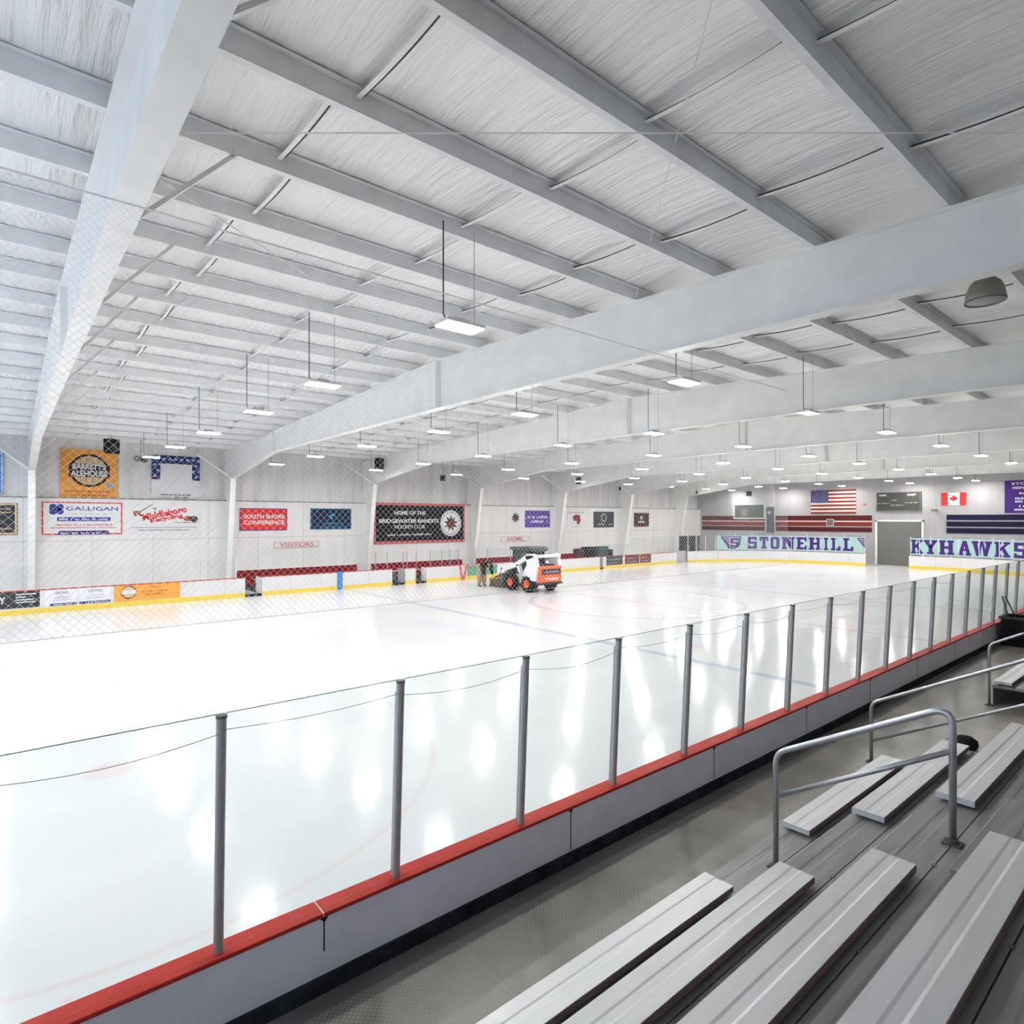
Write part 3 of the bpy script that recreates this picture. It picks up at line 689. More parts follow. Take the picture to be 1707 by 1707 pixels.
for j, (y0, y1, z1, m_) in enumerate(((31.6, 32.3, 1.35, mat('brownish', (.09,.06,.06), .6)), (32.4, 33.35, 1.45, black), (33.4, 33.75, 1.4, char), (33.8, 34.9, 1.45, mat('slate', (.10,.13,.14), .6)), (35.0, 35.4, 1.2, black))):
    o = MB().box(-30.9, -30.4, y0, y1, .02, z1).build('equipment_case', m_, bevel=.02); tag(o, ['dark brown','wide black','narrow charcoal','slate grey','small black'][j]+' equipment case standing behind the far left boards', 'case')
    MB().box(-30.39, -30.37, y0+.1, y1-.1, z1-.2, z1-.15).build('handle', grey, o)
for j, y in enumerate((45.9, 47.4)):
    o = MB().box(-31.5, -30.9, y-.45, y+.4, -.02, 2.0).build('dark_cabinet', mat('cab_dark', (.07,.08,.085), .5), bevel=.02); tag(o, ('left' if j == 0 else 'right')+' tall dark cabinet behind the far left corner glass', 'cabinet')
    MB().box(-30.9, -30.88, y+.2, y+.25, .9, 1.2).build('handle', greyv, o)

# ================================================================ SIGNS ON THE LEFT WALL
# orange alehouse banner
s = panel('orange_banner', PU, 1.9, 4.08, 4.47, 6.68, vinylo, 'large orange banner with round barrel emblem reading BARRETT\'S ALEHOUSE', 'banner')
disc(MB(), PU, 2.99, 5.72, .76, .02).build('emblem_ring', mat('dark_brown', (.06,.035,.03), .6), s)
disc(MB(), PU, 2.99, 5.72, .66, .03).build('emblem_disc', tan, s)
mb = MB()
for k in (-.35,-.12,.12,.35): rect(mb, PU, 2.99+k-.008, 2.99+k+.008, 5.12, 6.32, .037)
mb.build('stave_lines', mat('dark_brown', (.06,.035,.03)), s)
rect(MB(), PU, 2.22, 3.76, 5.42, 6.02, .04).build('name_band', mat('dark_brown', (.06,.035,.03)), s)
text("BARRETT'S", PU, 2.35, 3.62, 5.76, 6.02, .05, whitev, s, bold=.035); text('ALEHOUSE', PU, 2.28, 3.68, 5.44, 5.72, .05, whitev, s, bold=.035)
mb = MB(); marks(mb, PU, 2.05, 3.95, 4.72, .09, .025); marks(mb, PU, 2.3, 3.7, 4.56, .07, .025); mb.build('small_print', mat('rust_print', (.45,.12,.03)), s)
rect(MB(), PU, 3.63, 3.93, 4.92, 5.2, .025).build('blank_square', greyv, s)
# blue and white banner with the blank square
s = panel('pattern_banner', PU, 5.46, 7.6, 4.52, 6.62, whitev, 'banner with navy patterned top and white lower half beside the orange banner', 'banner')
rect(MB(), PU, 5.46, 7.6, 5.45, 6.62, .021).build('pattern_field', navy, s)
mb = MB()
for i in range(8):
    for j in range(4):
        u, z = 5.6+i*.26+(j % 2)*.13, 5.58+j*.28
        poly(mb, PU, [(u-.09,z),(u,z-.05),(u+.09,z+.02),(u+.02,z+.1)], .028)
mb.build('pattern_marks', blot, s); rect(MB(), PU, 5.84, 7.24, 4.80, 6.22, .035).build('blank_square', whitev, s)
rect(MB(), PU, 5.46, 7.6, 5.42, 5.45, .03).build('red_line', pinkr, s)
mb = MB(); marks(mb, PU, 5.86, 7.2, 4.66, .08, .025); marks(mb, PU, 5.9, 7.1, 4.55, .06, .025); mb.build('small_print', char, s)
# GALLIGAN sign
s = panel('company_sign', PL, 1.22, 4.24, 2.78, 4.28, whitev, 'white sign with red border and blue flower logo reading GALLIGAN MOVERS', 'sign')
border(PL, 1.24, 4.22, 2.80, 4.26, .05, .021, redv, s)
mb = MB()
for k in range(4):
    t = PI/4+k*PI/2; disc(mb, PL, 1.75+.17*math.cos(t), 3.93+.14*math.sin(t), .14, .021)
mb.build('logo', royal, s)
text('GALLIGAN', PL, 2.1, 4.05, 3.88, 4.06, .021, royal, s, bold=.01); text('MOVERS', PL, 2.3, 3.85, 3.68, 3.76, .021, greyv, s, bold=0, space=1.8)
rect(MB(), PL, 1.78, 3.76, 3.40, 3.58, .021).build('blue_band', royal, s)
mb = MB(); marks(mb, PL, 1.85, 3.7, 3.44, .10, .028); marks(mb, PL, 1.9, 3.6, 2.83, .08, .034); mb.build('band_print', whitev, s)
mb = MB(); marks(mb, PL, 1.75, 3.85, 3.20, .07, .021); marks(mb, PL, 1.5, 4.0, 3.08, .06, .021); mb.build('small_print', pinkr, s)
poly(MB(), PL, [(1.78,2.80),(3.72,2.80),(3.66,2.97),(1.85,2.97)], .028).build('purple_band', purple, s)
# recycling sign
s = panel('recycling_sign', PL, 4.52, 7.62, 2.72, 4.22, whitev, 'white sign reading Middleboro Recycling in slanted red letters with trucks', 'sign')
text('Middleboro', PL, 5.0, 6.95, 3.62, 3.95, .021, redv, s, bold=.04, rot=.23); text('Recycling', PL, 5.35, 6.78, 3.38, 3.66, .021, redv, s, bold=.04, rot=.2)
rect(MB(), PL, 4.6, 7.4, 3.08, 3.10, .021).build('line', char, s); text('www.middlebororecycling.com', PL, 4.85, 7.1, 2.90, 3.02, .021, char, s, bold=.005)
mb = MB(); rect(mb, PL, 4.66, 4.95, 3.72, 3.88, .021); disc(mb, PL, 4.75, 3.68, .06, .021); disc(mb, PL, 4.95, 3.68, .06, .021); mb.build('crane_body', mat('rust', (.35,.12,.07)), s)
mb = MB(); poly(mb, PL, [(4.9,3.85),(4.95,3.82),(5.5,4.2),(5.47,4.22)], .021); poly(mb, PL, [(5.44,3.98),(5.6,4.05),(5.62,3.95)], .021); mb.build('crane_arm', grey, s)
mb = MB(); disc(mb, PL, 7.0, 3.52, .13, .021, ru=.22); mb.build('scrap_heap', mat('rust', (.35,.12,.07)), s); disc(MB(), PL, 7.25, 3.5, .15, .028, ru=.18).build('scrap_dark', char, s); mb = MB(); marks(mb, PL, 6.4, 7.5, 3.3, .05, .021); mb.build('small_print', char, s)
# far left partial
s = panel('black_gold_banner', PL, -2.6, .42, 2.82, 4.18, char, 'black banner with tan border cut off at the left edge', 'banner')
border(PL, -2.58, .40, 2.84, 4.16, .07, .021, tan, s); text('EDC', PL, -1.2, .2, 3.75, 3.95, .022, tan, s)
mb = MB(); marks(mb, PL, -1.4, .2, 3.05, .08, .021); mb.build('small_print', tan, s)
s = panel('blue_banner', PU, -2.4, -.05, 4.55, 6.35, blue, 'blue banner cut off at the left edge above the black one', 'banner'); border(PU, -2.38, -.07, 4.57, 6.33, .04, .021, whitev, s)
# south shore
s = panel('conference_banner', PL, 9.42, 11.9, 2.88, 4.07, redv, 'red banner reading SOUTH SHORE CONFERENCE', 'banner')
border(PL, 9.42, 11.9, 2.88, 4.07, .04, .021, royal, s); text('SOUTH SHORE', PL, 9.62, 11.75, 3.52, 3.74, .021, whitev, s, bold=.03); text('CONFERENCE', PL, 9.62, 11.75, 3.2, 3.42, .021, whitev, s, bold=.03)
s = panel('dark_blue_banner', PL, 13.2, 15.66, 2.9, 4.11, mat('ink', (.02,.035,.07), .5), 'dark banner with light blue border right of the red conference banner', 'banner')
border(PL, 13.2, 15.66, 2.9, 4.11, .04, .021, ltblue, s)
mb = MB(); poly(mb, PL, [(14.2,3.62),(14.4,3.75),(14.7,3.78),(14.65,3.7),(14.45,3.66),(14.55,3.5),(14.45,3.48),(14.35,3.62)], .021); mb.build('emblem', ltblue, s)
mb = MB(); marks(mb, PL, 13.9, 15.1, 3.2, .08, .021); marks(mb, PL, 13.5, 15.4, 3.02, .05, .021); mb.build('small_print', ltblue, s)
for (nm, u0, u1, z0, z1, tx, c) in (('bench_sign', 11.2, 13.7, 1.92, 2.24, 'VISITORS', 'VISITORS'), ('bench_sign', 27.0, 29.65, 1.9, 2.24, 'HOME', 'HOME')):
    s = panel(nm, PL, u0, u1, z0, z1, whitev, 'long white board with red letters reading '+c, 'sign'); border(PL, u0, u1, z0, z1, .02, .021, pinkr, s)
    m_ = (u0+u1)/2; hw = .95 if c == 'VISITORS' else .72
    text(tx, PL, m_-hw, m_+hw, z0+.05, z1-.05, .021, pinkr, s, bold=.01)
# bandits
s = panel('club_banner', PL, 17.15, 23.8, 1.98, 4.48, black, 'big black banner with red border reading HOME OF THE BRIDGEWATER BANDITS HOCKEY CLUB', 'banner')
border(PL, 17.12, 23.83, 1.96, 4.50, .12, .021, pinkr, s, .16)
text('HOME OF THE', PL, 18.5, 20.75, 3.75, 4.0, .021, whitev, s, bold=.03); text('BRIDGEWATER BANDITS', PL, 17.45, 21.75, 3.25, 3.5, .021, whitev, s, bold=.03)
text('HOCKEY CLUB', PL, 18.5, 20.7, 2.9, 3.12, .021, whitev, s, bold=.01)
mb = MB(); marks(mb, PL, 18.0, 21.2, 2.46, .12, .021); mb.build('small_print', whitev, s)
disc(MB(), PL, 22.7, 3.22, .86, .021, ru=.82).build('emblem_disc', whitev, s)
mb = MB()
for k in range(26):
    t = 2*PI*k/26
    if abs(math.sin(t)) > .12: disc(mb, PL, 22.7+.70*math.cos(t), 3.22+.74*math.sin(t), .045, .028, n=6)
mb.build('emblem_letters', char, s)
star(MB(), PL, 22.7, 3.22, .58, .03, 9, .5).build('emblem_splash', char, s); star(MB(), PL, 22.72, 3.15, .32, .04, 7, .55).build('emblem_centre', brick, s)
# small signs further on
mb = MB(); star(mb, PL, 28.35, 3.6, .42, .0, 9, .5); s = mb.build('splash_decal', char); tag(s, 'small dark splash decal on the wall left of the purple banner', 'decal'); star(MB(), PL, 28.35, 3.55, .2, .01, 7, .5).build('centre', brick, s)
s = panel('purple_banner', PL, 29.25, 31.74, 2.88, 4.12, mat('violet', (.13,.08,.36), .5), 'purple banner with two rows of white letters above the loader', 'banner')
mb = MB(); marks(mb, PL, 29.5, 31.5, 3.55, .2, .021); marks(mb, PL, 29.5, 31.5, 3.22, .2, .021); mb.build('lettering', whitev, s)
s = panel('horse_sign', PL, 33.6, 35.62, 2.8, 4.13, whitev, 'white sign with red emblem beyond the purple banner', 'sign')
poly(MB(), PL, [(34.2,3.7),(34.5,3.85),(35.0,3.8),(35.1,3.4),(34.9,3.05),(34.7,3.1),(34.6,3.4),(34.3,3.3)], .021).build('emblem', brick, s)
mb = MB(); marks(mb, PL, 33.7, 35.5, 3.93, .16, .021); marks(mb, PL, 34.1, 35.2, 2.85, .12, .021); mb.build('lettering', greyv, s)
s = panel('black_banner', PL, 36.62, 39.1, 2.8, 4.1, char, 'black banner with pale round emblem on the far left wall', 'banner'); disc(MB(), PL, 37.85, 3.6, .36, .021).build('emblem', greyv, s); disc(MB(), PL, 37.85, 3.6, .24, .028).build('emblem_centre', char, s)
mb = MB(); marks(mb, PL, 36.95, 38.8, 2.98, .2, .021); mb.build('lettering', greyv, s)
s = panel('maroon_banner', PL, 41.75, 43.8, 2.82, 4.04, mat('dark_maroon', (.06,.03,.025), .5), 'dark maroon banner with red border on the far left wall', 'banner'); border(PL, 41.75, 43.8, 2.82, 4.04, .07, .021, brick, s, .1)
mb = MB(); marks(mb, PL, 42.3, 43.3, 3.15, .2, .028); disc(mb, PL, 42.75, 3.6, .16, .028); mb.build('lettering', whitev, s)
# adverts on the left boards
s = panel('board_advert', PB, -3.0, 1.0, .24, .86, char, 'black board advert ending in ITY at the left edge', 'advert', .0, .006); text('ITY', PB, -.35, .02, .42, .68, .008, whitev, s, bold=.03)
mb = MB()
for z, u in ((.72,.9),(.62,.6),(.52,.82),(.43,.88)): rect(mb, PB, .3, u, z, z+.04, .008)
mb.build('small_print', whitev, s)
for j, (u0, u1) in enumerate(((1.15, 2.12), (2.2, 3.2))):
    s = panel('board_advert', PB, u0, u1, .22, .84, mat('pale_vinyl', (.80,.80,.86), .5), ('left' if j == 0 else 'right')+' pale board advert reading ORTHO', 'advert', .0, .006)
    text('ORTHO', PB, u0+.28, u1-.25, .66, .76, .008, char, s, bold=.0); mb = MB(); marks(mb, PB, u0+.25, u1-.2, .52, .05, .008); marks(mb, PB, u0+.25, u1-.2, .42, .05, .008); mb.build('small_print', greyv, s)
    rect(MB(), PB, u0+.15*(1-j), u1, .23, .32, .008).build('navy_band', navy, s); mb = MB(); marks(mb, PB, u0+.2, u1-.05, .25, .05, .015); mb.build('band_print', whitev, s)
s = panel('board_advert', PB, 3.32, 5.66, .20, .85, vinylo, 'orange board advert with round barrel emblem', 'advert', .0, .006)
disc(MB(), PB, 3.82, .56, .26, .008).build('emblem_ring', mat('dark_brown', (.06,.035,.03)), s); disc(MB(), PB, 3.82, .56, .22, .015).build('emblem_disc', tan, s)
rect(MB(), PB, 3.58, 4.06, .49, .64, .022).build('name_band', whitev, s); mb = MB(); marks(mb, PB, 4.3, 5.2, .52, .06, .008); marks(mb, PB, 4.4, 5.1, .40, .06, .008); marks(mb, PB, 4.5, 5.0, .7, .05, .008); mb.build('small_print', mat('rust_print', (.45,.12,.03)), s)
s = panel('board_advert', PB, 20.5, 22.7, .22, .80, green, 'green board advert behind the bending person', 'advert', .0, .006); mb = MB(); marks(mb, PB, 20.7, 22.4, .5, .08, .008); marks(mb, PB, 20.8, 22.2, .36, .05, .008); mb.build('small_print', mint, s)
for j, (u0, u1, m_, l) in enumerate(((32.55, 34.3, char, 'grey and black board advert next to the open grey gate'), (34.55, 36.2, mat('wine', (.18,.05,.06), .5), 'dark red board advert between two black ones'), (36.3, 37.6, mat('rusty', (.20,.07,.04), .5), 'rusty brown board advert at the far left boards'))):
    s = panel('board_advert', PB, u0, u1, .22, .84, m_, l, 'advert', .0, .006); mb = MB(); marks(mb, PB, u0+.2, u1-.2, .56, .12, .008); marks(mb, PB, u0+.2, u1-.3, .34, .08, .008); mb.build('lettering', greyv, s)

# ================================================================ END WALL
d = MB(); rect(d, PE, -17.9, -14.94, 0, 3.3, .0, .06); d1 = d.build('door_1', doorm); d1['kind'] = 'structure'
mb = MB(); z = .1
while z < 3.25: rect(mb, PE, -17.86, -14.98, z, z+.05, .06, .02); z += .13
mb.build('slat', mat('slat_grey', (.26,.255,.25), .5), d1)
mb = MB(); rect(mb, PE, -18.05, -17.9, 0, 3.4, 0, .1); rect(mb, PE, -14.94, -14.8, 0, 3.4, 0, .1); rect(mb, PE, -18.05, -14.8, 3.3, 3.42, 0, .1); mb.build('frame', wallp, d1)
sl = MB(); o = rect(sl, PE, -33.3, -18.3, 3.36, 3.78, .0, .01).build('stripe_board', maroon); tag(o, 'three dark red stripes painted across the left end wall', 'stripes'); rect(MB(), PE, -33.3, -18.3, 2.92, 3.26, .0, .01).build('middle_stripe', brick, o); rect(MB(), PE, -33.3, -18.3, 2.46, 2.83, .0, .01).build('lower_stripe', maroon, o)
rect(MB(), PE, -33.3, -18.3, 3.26, 3.36, .0, .008).build('pink_gap', mat('pale_pink', (.72,.6,.6), .6), o)
o = rect(MB(), PE, -13.42, -3.0, 3.42, 3.80, .0, .01).build('stripe_board', nav2); tag(o, 'three near black stripes painted across the right end wall', 'stripes'); rect(MB(), PE, -13.42, -3.0, 2.96, 3.32, .0, .01).build('middle_stripe', nav2, o); rect(MB(), PE, -13.42, -3.0, 2.48, 2.86, .0, .01).build('lower_stripe', nav2, o)
# US flag
f = panel('national_flag', PE, -22.95, -19.45, 3.93, 5.88, mat('flag_white', (.78,.66,.62), .7), 'large striped flag with starred blue corner on the end wall', 'flag', -.018, .035)
mb = MB(); sh = 1.95/13
for k in range(0, 13, 2): rect(mb, PE, -22.95, -19.45, 5.88-sh*(k+1), 5.88-sh*k, .042, .003)
mb.build('red_stripes', brick, f); rect(MB(), PE, -22.95, -21.55, 5.88-sh*7, 5.88, .047, .003).build('blue_canton', mat('flag_blue', (.06,.06,.16), .7), f)
mb = MB()
for j in range(9):
    for i in range(6 if j % 2 == 0 else 5): star(mb, PE, -22.95+.14+(i+(0 if j % 2 == 0 else .5))*.225, 5.80-j*.112, .042, .051)
mb.build('stars', whitev, f)
f = panel('national_flag', PE, -13.7, -12.25, 4.48, 5.37, whitev, 'red and white maple leaf flag on the end wall', 'flag', -.018, .035)
mb = MB(); rect(mb, PE, -13.72, -13.34, 4.47, 5.38, .041, .003); rect(mb, PE, -12.62, -12.24, 4.47, 5.38, .041, .003); mb.build('red_bars', redv, f)
lf = [(0,-.28),(.015,-.12),(.16,-.15),(.13,-.08),(.27,.02),(.22,.05),(.25,.15),(.16,.13),(.14,.17),(.07,.09),(.09,.24),(.05,.21),(0,.3)]
lf = lf+[(-a_, b_) for a_, b_ in lf[-2:0:-1]]
poly(MB(), PE, [(-12.98+a_*.95, 4.93+b_*.95) for a_, b_ in lf], .041, .003).build('maple_leaf', redv, f)
# scoreboard
s = panel('scoreboard', PE, -17.95, -14.98, 4.1, 5.54, mat('board_grey', (.075,.08,.07), .5), 'dark grey scoreboard reading HOME and GUEST above the grey door', 'scoreboard', .0, .12)
text('HOME', PE, -17.75, -17.25, 5.24, 5.38, .122, whitev, s); text('GUEST', PE, -15.85, -15.28, 5.24, 5.38, .122, whitev, s)
mb = MB(); marks(mb, PE, -16.9, -16.5, 4.88, .08, .122); marks(mb, PE, -17.85, -17.05, 4.66, .08, .122); marks(mb, PE, -16.95, -16.1, 4.5, .08, .122); marks(mb, PE, -16.0, -15.15, 4.68, .08, .122); mb.build('small_print', greyv, s)
border(PE, -17.95, -14.98, 4.1, 5.54, .05, .121, grey, s)
s = panel('title_banner', PE, -10.12, -7.2, 3.9, 6.08, purple, 'tall purple title banner at the right end of the end wall', 'banner', .0, .02)
for i, (tx, z, a_, b_) in enumerate((('STONEHILL', 5.78, -9.75, -7.6), ("MEN'S HOCKEY", 5.5, -9.7, -7.5))): text(tx, PE, a_, b_, z, z+.17, .022, whitev, s, bold=.02)
mb = MB()
for z, a_ in ((5.15,-9.6),(4.8,-9.55),(4.6,-9.55),(4.28,-9.35),(4.05,-9.6)): marks(mb, PE, a_, -7.7, z, .14, .022)
mb.build('small_print', whitev, s)
s = panel('exit_sign', PE, -19.05, -18.75, 4.58, 4.72, redv, 'small red exit sign on the end wall between flag and scoreboard', 'exit sign', .0, .06); text('EXIT', PE, -19.02, -18.78, 4.60, 4.70, .062, whitev, s, bold=.02)
s = panel('wall_plaque', PE, -21.72, -21.12, 2.92, 3.5, greyv, 'small square plaque in the red stripes under the striped flag', 'plaque', .02, .03); rect(MB(), PE, -21.66, -21.18, 2.98, 3.44, .05).build('face', mat('plaque_face', (.22,.15,.14), .6), s)
o = empty('wall_projector', (-14.05, 51.5, 4.1)); tag(o, 'small grey fixture on the end wall above the right stripes', 'fixture')
MB().box(-14.2, -13.9, 51.3, 51.7, 4.05, 4.2).build('housing', grey, o); MB().box(-14.08, -14.02, 51.7, 51.88, 4.08, 4.16).build('bracket', grey, o)
# booth with window at the left of the end wall
bo = MB().box(-30.2, -26.85, 51.86, 51.9, 3.8, 7.7); b_ = bo.build('wall_booth', mat('booth_paint', (.56,.545,.55), .7)); b_['kind'] = 'structure'; b_.name = 'wall_end.001'
wi = MB().box(-29.95, -26.92, 51.78, 51.87, 3.5, 4.86).build('window_1', whitev); wi['kind'] = 'structure'
MB().box(-29.83, -27.04, 51.77, 51.78, 3.6, 4.78).build('pane', mat('dark_pane', (.12,.135,.12), .15), wi)
MB().box(-29.2, -28.6, 51.765, 51.77, 3.7, 4.4).build('pane_patch', mat('patch_grey_green', (.22,.25,.22), .3), wi)  # paler grey-green patch over part of the dark pane
ec = empty('end_wall_column', (-26.4, 51.6, 0)); tag(ec, 'grey steel column on the end wall right of the booth window', 'column'); MB().box(-26.8, -26.0, 51.5, 51.855, 0, 7.3).build('shaft', mat('column_grey', (.50,.48,.49), .6), ec)
MB().box(-26.85, -25.95, 51.46, 51.86, 0, .05).build('base_plate', grey, ec)
s = empty('tall_dark_panel', (-26.2, 51.3, 2.4)); tag(s, 'tall narrow dark panel with pale round emblem on the end wall column', 'panel'); MB().box(-26.48, -25.95, 51.2, 51.49, 2.3, 4.56).build('cabinet', mat('slate_blue', (.09,.10,.12), .5), s)
disc(MB(), lambda u, z, o=0: Vector((u, 51.2-o, z)), -26.25, 4.05, .13, .0).build('emblem', blot, s)

# hanging speakers and heaters
def speaker(x, y, z, wdt, hgt, label, rod=1.0, m_=black, rz=.6):
    e = empty('hanging_speaker', (x, y, z), rz); tag(e, label, 'speaker')
    M0 = Matrix.Translation((x, y, z))
    def loc(mb, nm, mm, **k):
        me_ = mb.build(nm, mm, **k); me_.parent = e; me_.matrix_parent_inverse = Matrix(); return me_
    loc(MB().box(-wdt*.35, wdt*.35, -wdt/2, wdt/2, -hgt/2, hgt/2), 'cabinet', m_, bevel=.02)
    loc(MB().lathe([(0,0),(wdt*.3,0),(wdt*.34,.02),(wdt*.34,.0)], (wdt*.35+.005, 0, -hgt*.12), 16, 'x'), 'driver', char)
    top = zpb(x)+.25-z
    loc(MB().tube([(0,0,hgt/2), (0,0,top)], .012, 6), 'hanger', darkw)
speaker(-31.0, 3.52, 6.62, .50, .62, 'black speaker hanging at the top right corner of the orange banner')
speaker(-31.0, 4.6, 6.15, .45, .24, 'small dark grey box hanging from a rod left of the navy banner', m_=grey)
speaker(-31.0, 16.17, 6.60, .48, .62, 'black speaker under the roof above the club banner')
speaker(-31.0, 20.43, 5.98, .34, .34, 'small black speaker on a rod above the round club emblem')
speaker(-31.0, 32.3, 6.30, .48, .5, 'black speaker hanging above the far left columns')
speaker(-31.0, 36.9, 5.88, .24, .30, 'tiny black speaker on a rod above the maroon banner')
speaker(-31.0, 47.4, 5.88, .22, .30, 'tiny black speaker on a rod near the far left corner')
speaker(-27.9, 50.8, 5.75, .42, .42, 'small black speaker above the booth window', rz=-1.2)

# ================================================================ LAMPS
LX = [-6.77, -11.40, -15.3, -19.97, -24.65, -29.4]
def lamp(x, y, z, label, off=False):
    e = empty('ceiling_lamp', (x, y, z)); tag(e, label, 'lamp', 'hanging high bay lamps over the ice'); return e
def lampparts(e, x, y, z, off=False):
    hs = MB().box(x-.17, x+.17, y-.31, y+.31, z, z+.05).build('housing', whitev, e, bevel=.01)
    MB().box(x-.155, x+.155, y-.295, y+.295, z-.012, z-.002).build('diffuser', ledoff if off else led, hs)
    MB().box(x-.06, x+.06, y-.12, y+.12, z+.05, z+.10).build('driver', greyv, hs)
    top = 7.46
    MB().tube([(x, y-.22, z+.05), (x, y-.27, z+.13), (x, y-.27, top)], .009, 6).build('conduit', darkw, e)
    MB().tube([(x, y+.24, z+.05), (x, y+.24, top)], .005, 5).build('cord', mat('mid_cord', (.35,.35,.35)), e)
master = None
rowname = ['nearest cross row','second cross row','third cross row','fourth cross row','fifth cross row','sixth cross row','seventh cross row','eighth cross row','ninth cross row','farthest cross row']
for j in range(-2, 10):
    for i, x in enumerate(LX):
        y = 4.74+5.205*j
        if y > 51: y = 50.5
        off = (i == 0 and j == 2)
        lab = f'{"unlit" if off else "glowing white"} high bay lamp in the {(rowname+["row behind the viewer","row level with the viewer"])[j]}, {ORD[i]} from the right'
        if master is None or off:
            e = lamp(x, y, 6.1, lab); lampparts(e, x, y, 6.1, off)
            if not off: master = e; bpy.context.view_layer.update(); mk = list(e.children)
        else:
            e = lamp(x, y, 6.1, lab)
            for k in mk:
                c_ = k.copy(); C.objects.link(c_); c_.parent = e; c_.matrix_parent_inverse = k.matrix_parent_inverse.copy()
                for q in k.children: d_ = q.copy(); C.objects.link(d_); d_.parent = c_
# dome lamp
e = empty('dome_lamp', (-2.12, 9.85, 6.5)); tag(e, 'unlit grey dome lamp under the middle beam at the right edge', 'lamp')
prof = [(.05,.19),(.11,.17),(.17,.11),(.205,.02),(.218,-.06),(.225,-.12)]
MB().lathe(prof+[(p[0]-.008, p[1]) for p in prof[::-1]], (-2.12,9.85,6.47), 28).build('hood', hood, e, smooth=True)
MB().lathe([(0,-.015),(.10,-.012),(.19,-.0),(.218,.012)], (-2.12,9.85,6.35), 28).build('lens', mat('lens', (.45,.45,.43), .3), e, smooth=True)
MB().lathe([(.225,-.01),(.225,.015),(.21,.015)], (-2.12,9.85,6.35), 28).build('rim', grey, e)
mb = MB(); mb.box(-2.17,-2.07,9.80,9.90,6.66,6.72); mb.tube([(-2.2,9.85,6.66),(-2.2,9.85,zpb(-2.2))], .01, 6); mb.tube([(-2.04,9.85,6.66),(-2.04,9.85,zpb(-2.2))], .01, 6); mb.build('bracket', darkw, e)

# ================================================================ BLEACHERS
SX = [-2.816+.628*k for k in range(6)]; SZ = [.594+.36*k for k in range(6)]; TW = .254
def plank(x0, x1, y0, y1, z, name, parent, m_):
    t = .045; mb = MB(); N = [(0,0),(.02,0),(.09,0),(.105,-.003),(.15,-.003),(.165,0),(x1-x0-.02,0),(x1-x0,0)]
    prof = [(x0+a_, z+b_) for a_, b_ in N]
    outl = [(x0, z-t)]+prof+[(x1, z-t)]
    mb.prism([(a_, y0, b_) for a_, b_ in outl], (0, y1-y0, 0)); return mb.build(name, m_, parent)
def seat_row(k, y0, y1, sec):
    x0, z = SX[k], SZ[k]
    e = empty('bleacher_bench', (x0+.12, (y0+y1)/2, z-.4)); tag(e, f'aluminium bleacher bench plank, {ORD[k]} row up, {sec}', 'bench', 'bleacher benches')
    st = plank(x0, x0+TW, y0, y1, z, 'seat', e, alu)
    for yy in (y0, y1):
        s_ = -1 if yy == y0 else 1
        MB().box(x0-.002, x0+TW+.002, min(yy, yy+s_*.004), max(yy, yy+s_*.004), z-.047, z+.001).build('end_cap', mat('end_cap', (.72,.72,.72), .4, metal=.5), st)
    yy = y0+.35
    while yy < y1-.1:
        MB().box(x0+.03, x0+.21, yy-.025, yy+.025, z-.068 if k < 5 else z-.2, z-.046).build('support', grey, e); yy += 1.5
    MB().box(x0+TW+.001, x0+TW+.004, y0+.003, y1-.003, z-.045, z-.004).build('rear_lip', mat('lip_brown', (.24,.17,.16), .6), st)  # dark red-brown lip along the rear edge of the seat
for k in range(6): seat_row(k, -4.5, 4.42, 'near section')
for k in range(6): seat_row(k, 5.75, 8.3, 'middle section')
for k in range(6): seat_row(k, 13.65, 16.4, 'far section')
for (ya, yb, sec) in ((-4.5, 8.35, 'under the near and middle sections'), (13.6, 16.5, 'under the far section')):
    for k in range(1, 6):
        z = SZ[k]-.43; x0 = SX[k]-.64; e = empty('bleacher_tread', (x0+.3, ya+.5, z-.3)); tag(e, f'grey aluminium foot tread of bleacher row {ORD[k]}, {sec}', 'tread', 'bleacher treads')
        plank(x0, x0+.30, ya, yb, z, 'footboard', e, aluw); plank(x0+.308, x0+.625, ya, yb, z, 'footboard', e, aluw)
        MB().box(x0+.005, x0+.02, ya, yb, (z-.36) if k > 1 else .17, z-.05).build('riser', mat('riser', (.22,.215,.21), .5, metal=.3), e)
        yy = ya+.6
        while yy < min(yb, 8.6): MB().box(x0+.290, x0+.315, yy-.012, yy+.012, z-.001, z+.006).build('clip', grey, e); yy += 1.22
for k in range(1, 5):
    z = SZ[k]-.43-.18; x0 = SX[k]-.79; e = empty('aisle_step', (x0+.15, 5.1, z-.2)); tag(e, f'low grey half step in the near aisle, {ORD[k-1]} from the bottom', 'step', 'aisle half steps')
    plank(x0, x0+.16, 4.30, 5.72, z, 'step_board', e, aluw); MB().box(x0+.003, x0+.012, 4.30, 5.72, z-.17, z-.045).build('step_riser', mat('riser', (.22,.215,.21)), e)
    MB().box(x0-.004, x0+.0, 4.30, 5.72, z-.04, z+.001).build('nosing', pipe, e)
